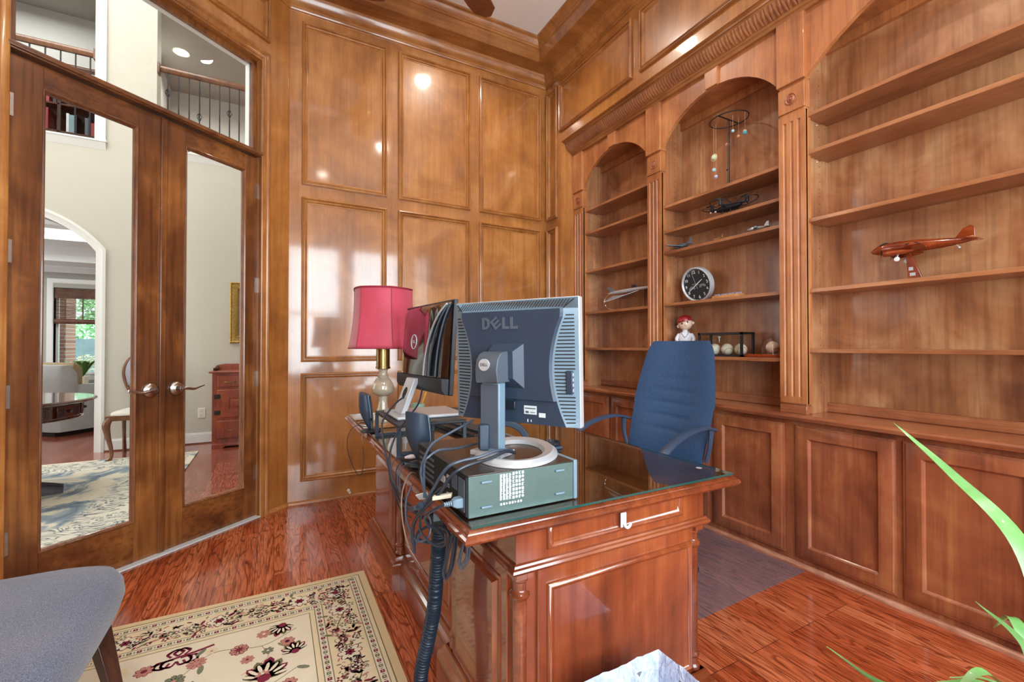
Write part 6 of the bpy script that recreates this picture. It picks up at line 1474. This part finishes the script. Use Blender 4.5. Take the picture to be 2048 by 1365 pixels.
for z in (3.405, 3.72, 4.05):
    x = -3.55
    while x < -1.93:
        w = random.uniform(.022, .05); h = random.uniform(.17, .27)
        if random.random() < .82:
            b = G().box(x, x + w - .002, 7.22, 7.40, z, z + h).build('book', M[random.choice(['bluegrey', 'capred', 'slatewall', 'midplastic', 'sticker', 'mahogany', 'ink', 'ink', 'foliage_deep'])])
            tag(b, 'book standing upright on the dark landing bookshelf', 'book', 'books on the landing bookshelf')
        x += w + (.03 if random.random() < .15 else 0)
        if any(abs(x - q) < .05 for q in (-3.15, -2.72, -2.30, -1.87)): x += .06
# rest of the hall shell
g = G(); g.box(1.2, 1.3, YB + .1, YH + .2, 0, HH); g.box(-5.4, -5.3, 2.2, YH, 0, HH); g.box(-5.4, D0.x + .08, 2.2, 2.32, 0, HH); g.box(A0.x, 1.3, YB + .1, YB + .2, 0, HH); struct(g.build('wall_hall_sides', M['hallwall'], smooth=False))
struct(G(MD).box(-.1, 1.9, .12, .2, HC + .1, HH).build('wall_hall_near', M['hallwall'], smooth=False))
struct(G().box(-5.4, 1.3, 1.6, YH + .2, HH, HH + .1).build('ceiling_hall', M['ceil'], smooth=False))
# hall rug
r = G(); r.box(-1.24, 1.24, -1.25, 1.25, 0, .012); o = r.build('rug', M['hallrug'], smooth=False); o.location = (-1.965, 4.615, .0005)
tag(o, 'large pale hall rug with swirling blue grey pattern, beyond the glass doors', 'rug')
# dining style chair against the hall wall (local: +X forward)
t = thing('side_chair', 'balloon-back side chair with a cream seat standing against the beige hall wall', 'chair', (-1.235, 6.00, 0), rotz=radians(272), local=True)
g = G(); g.loft([[(.23, w * .25, .40), (.23, w * .25, .455), (-.20, w * .20, .455), (-.20, w * .20, .40)] for w in (-1, 1)]); g.build('seat_rail', M['chairwood'], t, bevel=.006)
s = []
for i in range(6):
    f = i / 5; q = 1 - .35 * f ** 3; s.append([(.015 + .225 * q * (abs(cos(a)) ** .5) * (1 if cos(a) > 0 else -1), (.235 if cos(a) > 0 else .205) * q * (abs(sin(a)) ** .5) * (1 if sin(a) > 0 else -1), .452 + .045 * f) for a in [2 * pi * k / 32 for k in range(32)]])
G().loft(s).build('seat_cushion', M['seat_cream'], t, angle=60)
for sg in (-1, 1):
    G().tube([(.205, .215 * sg, .43), (.232, .238 * sg, .36), (.215, .225 * sg, .24), (.195, .205 * sg, .10), (.205, .212 * sg, .03), (.235, .225 * sg, .008)], [.030, .034, .022, .016, .020, .022], 10, 6).build('leg', M['chairwood'], t)
    G().tube([(-.18, .185 * sg, .44), (-.20, .185 * sg, .22), (-.25, .19 * sg, .0)], [.020, .017, .018], 8, 5).build('leg', M['chairwood'], t)
bk = [(-.205 - .10 * ((z - .45) / .6), y, z) for y, z in ((.10, .46), (.105, .58), (.175, .72), (.205, .88), (.15, 1.02), (0, 1.07), (-.15, 1.02), (-.205, .88), (-.175, .72), (-.105, .58), (-.10, .46))]
G().tube(bk, .018, 8, 6).build('back_frame', M['chairwood'], t)
c = catmull(bk[2:9], 4); g = G(); mid = [( (p.x + .006), p.y * .93, p.z) for p in c]; g.add(mid, [tuple(range(len(mid)))]); g.build('back_panel', M['seat_lilac'], t, solid=.02)
# dresser
t = thing('dresser', 'reddish wooden dresser with a scalloped backboard against the hall wall', 'dresser', (-.13, 6.1, 0))
x0, x1, y0, y1 = -.615, .40, 5.94, 6.335
g = G(); g.box(x0, x1, y0, y1, .05, .985); g.prism([(x0, 0), (x0 + .10, 0), (x0 + .13, .03), (x1 - .13, .03), (x1 - .10, 0), (x1, 0), (x1, .06), (x0, .06)], y0 - .012, y0 + .01, 'y'); g.box(x0, x0 + .03, y0, y1, 0, .06); g.box(x1 - .03, x1, y0, y1, 0, .06); g.build('carcass', M['dresser'], t, bevel=.002)
G().box(x0 - .03, x1 + .03, y0 - .03, y1 + .01, .985, 1.010).build('top', M['dresser'], t, bevel=.006)
xm = (x0 + x1) / 2; n = 30; prof = [(x0 + .01 + (x1 - x0 - .02) * i / n, 1.075 + .065 * (.5 - .5 * cos(2 * pi * i / n)) + .012 * sin(6 * pi * i / n)) for i in range(n + 1)]
G().prism([(x0 + .01, 1.010)] + prof + [(x1 - .01, 1.010)], y1 - .025, y1, 'y').build('backboard', M['dresser'], t)
g = G(); 
for k in range(5): g.ball((x0 + .02, y1 - .05 - k * .03, 1.035 + .012 * (k % 2)), .02, .018, .028, 10)
g.box(x0, x0 + .016, y0 + .10, y1, 1.010, 1.05); g.build('carved_end', M['mahogany'], t)
for z0, z1 in ((.80, .955), (.13, .36)):
    for xa, xb in ((x0 + .05, xm - .015), (xm + .015, x1 - .05)):
        d = G().frame((0, y0, 0), (1, 0, 0), (0, 0, 1), (0, -1, 0), xa, xb, z0, z1, [(0, 0), (0, .008), (.006, .014), (.012, .014)], cap=True).build('drawer', M['dresser'], t)
        h = G(); xc = (xa + xb) / 2 - .10 * (1 if z1 > .9 else .55)
        h.tube([(xc - .05, y0 - .014, (z0 + z1) / 2), (xc - .045, y0 - .032, (z0 + z1) / 2 - .008), (xc + .045, y0 - .032, (z0 + z1) / 2 - .008), (xc + .05, y0 - .014, (z0 + z1) / 2)], .007, 8, 3); h.build('handle', M['brass'], d)
for xa, xb in ((x0 + .05, xm - .015), (xm + .015, x1 - .05)):
    d = G().frame((0, y0, 0), (1, 0, 0), (0, 0, 1), (0, -1, 0), xa, xb, .40, .765, [(0, 0), (0, .008), (.005, .012), (.115, .012), (.120, .004), (.150, .014), (.155, .014)], cap=True).build('cabinet_door', M['dresser'], t)
    for z in (.47, .68):
        h = G(); h.box(xa - .03, xa + .03, y0 - .017, y0 - .012, z - .028, z + .028); h.box(xa - .008, xa + .008, y0 - .022, y0 - .012, z - .03, z + .03); h.build('strap_hinge', M['ink'], d, bevel=.002)
t.scale = (1, 1, .858)
for o_ in kids(t): o_.matrix_parent_inverse = Matrix.Identity(4); o_.location = (.13, -6.1, 0)
# gilt mirror over the dresser
t = thing('gilt_mirror', 'gilt framed mirror hanging on the beige wall above the dresser', 'mirror', (-.20, YH, 1.55))
G().frame((0, YH, 0), (1, 0, 0), (0, 0, 1), (0, -1, 0), -.485, .10, 1.185, 1.925, [(0, 0), (0, .025), (.012, .034), (.025, .026), (.05, .024), (.075, .032), (.088, .026), (.095, .010)]).build('frame', M['gilt'], t, angle=25)
G().box(-.40, .015, YH - .010, YH - .006, 1.27, 1.84).build('glass', M['mirror'], t, smooth=False)
t = thing('wall_outlet', 'white duplex outlet plate low on the beige hall wall', 'outlet', (-.76, YH, .36))
G().box(-.797, -.722, YH - .006, YH, .302, .418).build('plate', M['white'], t, bevel=.003)
g = G()
for z in (.335, .385): g.box(-.777, -.742, YH - .008, YH - .005, z - .016, z + .016); 
g.build('receptacle', M['cream'], t, bevel=.004)
# round drum table standing on the hall rug
t = thing('drum_table', 'round dark mahogany drum table with small drawers, standing on the hall rug', 'table', (-1.86, 4.62, .012)); tx, ty = -1.86, 4.62
G().lathe([(.54, .722), (.60, .726), (.612, .735), (.612, .742), (.60, .750), (.0, .752)], (tx, ty, 0), 64).build('tabletop', M['mahogany'], t, angle=30)
G().lathe([(.50, .60), (.53, .604), (.53, .610), (.52, .614), (.52, .716), (.53, .722)], (tx, ty, 0), 48).build('apron', M['mahogany'], t, angle=30)
for k in range(12):
    a = 2 * pi * (k + .5) / 12; u = V((cos(a), sin(a), 0)); q = V((-u.y, u.x, 0)); c = V((tx, ty, .665)) + u * .522
    g = G(); g.obox(c, q * .115, u * .006, (0, 0, .042)); d = g.build('drawer', M['mahogany'], t, bevel=.003)
    g = G()
    for s_ in (-1, 1):
        for j in range(3): g.obox(c + u * .007 + q * (.055 + j * .018) * s_, q * .004, u * .002, (0, 0, .03))
    g.ball(c + u * .016, .012, n=10); g.build('drawer_pull', M['charcoal'], d)
G().lathe([(.16, .03), (.17, .05), (.10, .09), (.07, .16), (.05, .24), (.085, .34), (.06, .44), (.06, .52), (.12, .60)], (tx, ty, 0), 28).build('pedestal', M['mahogany'], t, angle=40)
for k in range(4):
    a = radians(15 + 90 * k); u = V((cos(a), sin(a), 0)); q = V((-u.y, u.x, 0)); secs = []
    for f, h, w in ((.08, .20, .05), (.2, .15, .055), (.30, .09, .06), (.37, .07, .06), (.42, .05, .05)):
        c = V((tx, ty, 0)) + u * f; secs.append([c + q * w * cos(b) + V((0, 0, .013 + h * max(0, sin(b)))) for b in [pi * j / 8 for j in range(9)]])
    g = G(); g.loft(secs)
    for j in range(5): s0 = [c_[1 + j] for c_ in secs]; g.tube([V(p) for p in s0], .008, 6)
    g.build('foot', M['charcoal'], t, angle=50)

# ------------------------------------------------------------------ sitting room beyond the arch, with its window
YW = 11.0
g = G(); g.box(-6.5, -3.54, YW, YW + .2, 0, 3.3); g.box(-2.15, 1.3, YW, YW + .2, 0, 3.3); g.box(-3.54, -2.15, YW, YW + .2, 0, .62); g.box(-3.54, -2.15, YW, YW + .2, 2.215, 3.3); g.box(-6.5, -6.4, YH + .2, YW, 0, 3.3); g.box(-1.3, -1.2, YH + .2, YW, 0, 3.3)
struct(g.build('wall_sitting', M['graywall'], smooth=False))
g = G(); g.box(-6.5, -.9, YH + .2, YW, 3.05, 3.3); g.box(-6.5, -.9, YH + .2, 7.4, 2.85, 3.05); g.box(-6.5, -.9, 10.3, YW, 2.60, 3.05); g.box(-6.5, -.9, 9.6, 10.3, 2.84, 3.05); struct(g.build('ceiling_sitting', M['white'], smooth=False))
g = G(); cr = [(0, 2.49), (.012, 2.49), (.02, 2.51), (.06, 2.56), (.085, 2.575), (.09, 2.60)]
g.loft([[(x, YW - q, z) for q, z in cr] for x in (-6.4, -1.3)], closed=False, cap=False)
for yy, zz in ((10.3, 2.84), (9.6, 3.05)): g.loft([[(x, yy - q, zz - .24 + z * 1.0) for q, z in ((0, 0.10), (.02, .12), (.06, .20), (.10, .24))] for x in (-6.4, -1.3)], closed=False, cap=False)
struct(g.build('trim_13', M['white'], angle=25))
f = G(); f.frame((0, YW, 0), (1, 0, 0), (0, 0, 1), (0, -1, 0), -3.625, -2.065, .52, 2.375, [(0, 0), (0, .024), (.02, .028), (.075, .016), (.085, .0), (.085, -.16)]); f.box(-3.54, -2.15, YW + .10, YW + .14, .60, .66); f.box(-3.54, -3.50, YW + .1, YW + .14, .6, 2.2); f.box(-2.19, -2.15, YW + .1, YW + .14, .6, 2.2); f.box(-3.54, -2.15, YW + .1, YW + .14, 2.16, 2.215)
w = struct(f.build('window_5', M['white'], angle=30)); G().box(-3.5, -2.19, YW + .118, YW + .122, .66, 2.16).build('pane', M['pane'], w, smooth=False)
t = thing('woven_blind', 'brown woven bamboo blind half lowered in the sitting room window', 'blind', (-2.845, YW - .02, 2.2))
g = G(); g.box(-3.53, -2.16, YW + .02, YW + .05, 2.02, 2.205); 
for k in range(9): g.box(-3.53, -2.16, YW + .012, YW + .02, 2.025 + k * .02, 2.041 + k * .02)
g.build('valance', M['bamboo'], t)
g = G(); random.seed(4)
for k in range(26):
    z = 1.61 + k * .0165; g.tube([(-3.52, YW + .03, z), (-2.9, YW + .03 + random.uniform(-.003, .003), z + random.uniform(-.002, .002)), (-2.17, YW + .03, z)], .0042 if k % 4 else .006, 5)
for k in range(6): x = -3.40 + k * .24; g.box(x, x + .018, YW + .026, YW + .034, 1.6, 2.04)
g.build('slat_panel', M['bamboo'], t)
G().tube([(-3.53, YW + .028, 1.60), (-2.16, YW + .028, 1.60)], .045, 14).build('bottom_roll', M['bamboo'], t)
# sofa seen from behind
t = thing('sofa', 'pale grey sofa with its back towards the hall, under the sitting room window', 'sofa', (-2.9, 8.6, 0), rotz=radians(-42), local=True)
L_ = 1.05
def rr(x0, x1, y0, y1, z0, z1, q, name, mat):
    s = []; 
    for f in range(9):
        u = f / 8; z = z0 + (z1 - z0) * u; k = q * (1 - sqrt(max(0, 1 - (max(0, (u - .75) / .25)) ** 2)))
        s.append([((x0 + x1) / 2 + ((x1 - x0) / 2 - k) * (abs(cos(a)) ** .25) * (1 if cos(a) > 0 else -1), (y0 + y1) / 2 + ((y1 - y0) / 2 - k) * (abs(sin(a)) ** .25) * (1 if sin(a) > 0 else -1), z) for a in [2 * pi * j / 40 for j in range(40)]])
    return G().loft(s).build(name, mat, t, angle=50)
rr(-L_, L_, -.42, -.16, .06, .90, .06, 'back', M['sofa']); rr(-L_ + .18, L_ - .18, -.2, .45, .06, .45, .05, 'seat', M['sofa']); rr(L_ - .24, L_, -.40, .45, .06, .64, .06, 'arm', M['sofa']); rr(-L_, -L_ + .24, -.40, .45, .06, .64, .06, 'arm', M['sofa'])
for k in range(2): rr(-L_ + .12 + k * (L_ - .10), -.08 + k * (L_ - .10), -.17, -.02, .44, .925, .05, 'back_cushion', M['sofa_trim'])
g = G(); g.box(-L_ + .1, L_ - .1, -.38, .4, .0, .06); g.build('plinth', M['slot'], t)
# ------------------------------------------------------------------ garden behind that window
o = struct(G().box(-12, 6, 11.25, 24, -.25, -.2).build('ground_garden', M['lawn'], smooth=False))
t = thing('brick_pier', 'brick house corner just outside the sitting room window, beside the shrubs', 'brick pier', (-3.85, 12.0, -.2)); G().box(-4.3, -3.62, 11.8, 12.3, -.2, 3.2).build('pier', M['brick'], t)
t = thing('garden_wall', 'grey blue garden wall seen below the hedge through the window', 'garden wall', (-3.5, 14.0, -.2)); t['kind'] = 'thing'
G().box(-5.5, -1.0, 14.0, 14.2, -.2, 1.32).build('slab', M['slatewall'], t)
def shrub(name, label, c, r, h, mat, n, leaf, group=None, seed=1):
    t = thing(name, label, 'shrub', c, group=group); random.seed(seed); g = G()
    for k in range(n):
        a = random.uniform(0, 2 * pi); ph = math.acos(random.uniform(-.2, 1)); q = random.uniform(.72, 1.02)
        p = V((c[0] + r * q * sin(ph) * cos(a), c[1] + r * q * sin(ph) * sin(a), c[2] + h * .45 + h * .55 * q * cos(ph)))
        u = V((random.uniform(-1, 1), random.uniform(-1, 1), random.uniform(-.6, .8))).normalized(); v = u.orthogonal().normalized(); s_ = leaf * random.uniform(.6, 1.2)
        g.add([p - u * s_, p + v * s_ * .45, p + u * s_, p - v * s_ * .45], [(0, 1, 2, 3)])
    g.build('foliage', mat, t, smooth=False)
    G().tube([(c[0], c[1], c[2]), (c[0], c[1], c[2] + h * .5)], .03, 6).build('stem', M['chairwood'], t); return t
for i, (x, y, r, h, m_, l_) in enumerate(((-4.6, 15.4, 1.1, 3.0, 'foliage', 'tall green hedge shrub rising over the garden wall, behind the brick pier'), (-3.3, 15.6, 1.2, 3.3, 'foliage', 'tall green hedge shrub rising over the middle of the garden wall'), (-2.0, 15.4, 1.1, 3.0, 'foliage', 'tall green hedge shrub at the window jamb end of the garden wall'))):
    shrub('hedge_shrub', l_, (x, y, -.2), r, h, M[m_], 1500, .085, 'hedge shrubs behind the garden wall', i + 2)
shrub('flowering_shrub', 'pale cream flowering shrub low in the window beside the brick pier', (-3.55, 12.6, -.2), .42, 1.15, M['foliage_pale'], 700, .045, None, 8)
shrub('flowering_shrub', 'pale cream flowering shrub low in the middle of the window', (-3.05, 12.7, -.2), .42, 1.10, M['foliage_pale'], 700, .045, None, 9)
shrub('pink_shrub', 'pink blossoming bush at the foot of the garden wall', (-3.0, 13.2, -.2), .20, 1.2, M['petal'], 160, .05, None, 10)
t = thing('house_plant', 'broad-leaved green plant on the window sill behind the sofa', 'plant', (-3.08, 10.80, .5)); random.seed(2)
G().lathe([(.07, .42), (.09, .60), (.085, .60), (.0, .58)], (-3.08, 10.80, 0), 20).build('pot', M['cream'], t)
for k in range(9):
    a = 2 * pi * k / 9 + .3; l = random.uniform(.20, .34); u = V((cos(a), sin(a) * .5, 0)); q = V((-u.y, u.x, 0)).normalized(); c0 = V((-3.08, 10.80, .58))
    s = [[c0 + u * l * f + q * w * sg + V((0, 0, .30 * sin(f * 2.0))) for sg in (-1, 0, 1)] for f, w in ((0, .008), (.25, .035), (.5, .055), (.75, .045), (1, .004))]
    G().loft(s, closed=False, cap=False).build('leaf', M['foliage_deep'], t)
G().box(-3.3, -2.8, 10.70, 10.9, .38, .42).build('stand', M['white'], t)
for x in (-3.28, -2.84): G().box(x, x + .02, 10.72, 10.88, 0, .38).build('leg', M['white'], t)
# ------------------------------------------------------------------ light
w = bpy.data.worlds.new('sky'); scene.world = w; w.use_nodes = True
bg = w.node_tree.nodes['Background']; bg.inputs['Color'].default_value = (.80, .90, 1.0, 1); bg.inputs['Strength'].default_value = 3.4
def area(name, loc, rot, sx, sy, power, col, spread=180):
    d = bpy.data.lights.new(name, 'AREA'); d.shape = 'RECTANGLE'; d.size = sx; d.size_y = sy; d.energy = power; d.color = col; d.spread = radians(spread)
    o = bpy.data.objects.new(name, d); COL.objects.link(o); o.location = loc; o.rotation_euler = rot; return o
for i, (a, b) in enumerate(WINS):
    area('window_daylight', ((a + b) / 2, YR - .14, (WZ0 + WZ1) / 2), (radians(90), 0, 0), b - a - .06, WZ1 - WZ0 - .06, 70, (.88, .94, 1.0))
for x, y in LAMPS:
    d = bpy.data.lights.new('recessed_lamp', 'SPOT'); d.energy = 62; d.color = (1, .92, .80); d.spot_size = radians(150); d.spot_blend = .6; d.shadow_soft_size = .06
    o = bpy.data.objects.new('recessed_lamp', d); COL.objects.link(o); o.location = (x, y, HC - .02)
area('hall_ceiling_fill', (-2.6, 4.6, 5.95), (0, 0, 0), 3.4, 2.6, 190, (1, .97, .93))  # added fill under the closed hall ceiling, no opening above it
area('hall_side_fill', (-5.2, 4.6, 2.4), (0, radians(-90), 0), 3.6, 3.2, 120, (.92, .96, 1.0))  # added side fill in front of a solid wall, not a window
area('sitting_room_fill', (-3.9, 8.9, 3.0), (0, 0, 0), 2.6, 1.6, 110, (1, .98, .95))  # extra fill below the sitting room ceiling, apart from its window
area('landing_fill', (-3.2, 7.9, 5.9), (0, 0, 0), 1.6, .8, 34, (1, .98, .95));  # unseen area fill added to brighten the landing, no fixture
for x in (-1.16, .1):  # first spot sits at the recessed light; the second is added without a fixture
    d = bpy.data.lights.new('landing_spot', 'SPOT'); d.energy = 60; d.color = (1, .95, .88); d.spot_size = radians(165); d.spot_blend = .5; d.shadow_soft_size = .05
    o = bpy.data.objects.new('landing_spot', d); COL.objects.link(o); o.location = (x, 7.5, 5.17)
d = bpy.data.lights.new('sun', 'SUN'); d.energy = 3.2; d.angle = radians(1.0); d.color = (1, .96, .9)
o = bpy.data.objects.new('sun', d); COL.objects.link(o); o.rotation_euler = V((.22, .52, -.82)).to_track_quat('-Z', 'Y').to_euler()
# ------------------------------------------------------------------ camera and colour management
c = bpy.data.cameras.new('camera'); c.sensor_width = 36; c.lens = 36 * 888 / 2048; c.clip_start = .05; c.clip_end = 100
cam = bpy.data.objects.new('camera', c); COL.objects.link(cam); cam.location = (0, 0, 1.15); cam.rotation_euler = (radians(90.645), 0, radians(-28.1)); scene.camera = cam
vs = scene.view_settings; scene.display_settings.display_device = 'sRGB'; vs.view_transform = 'Standard'; vs.look = 'None'; vs.exposure = 0.0; vs.gamma = 1; vs.use_curve_mapping = False
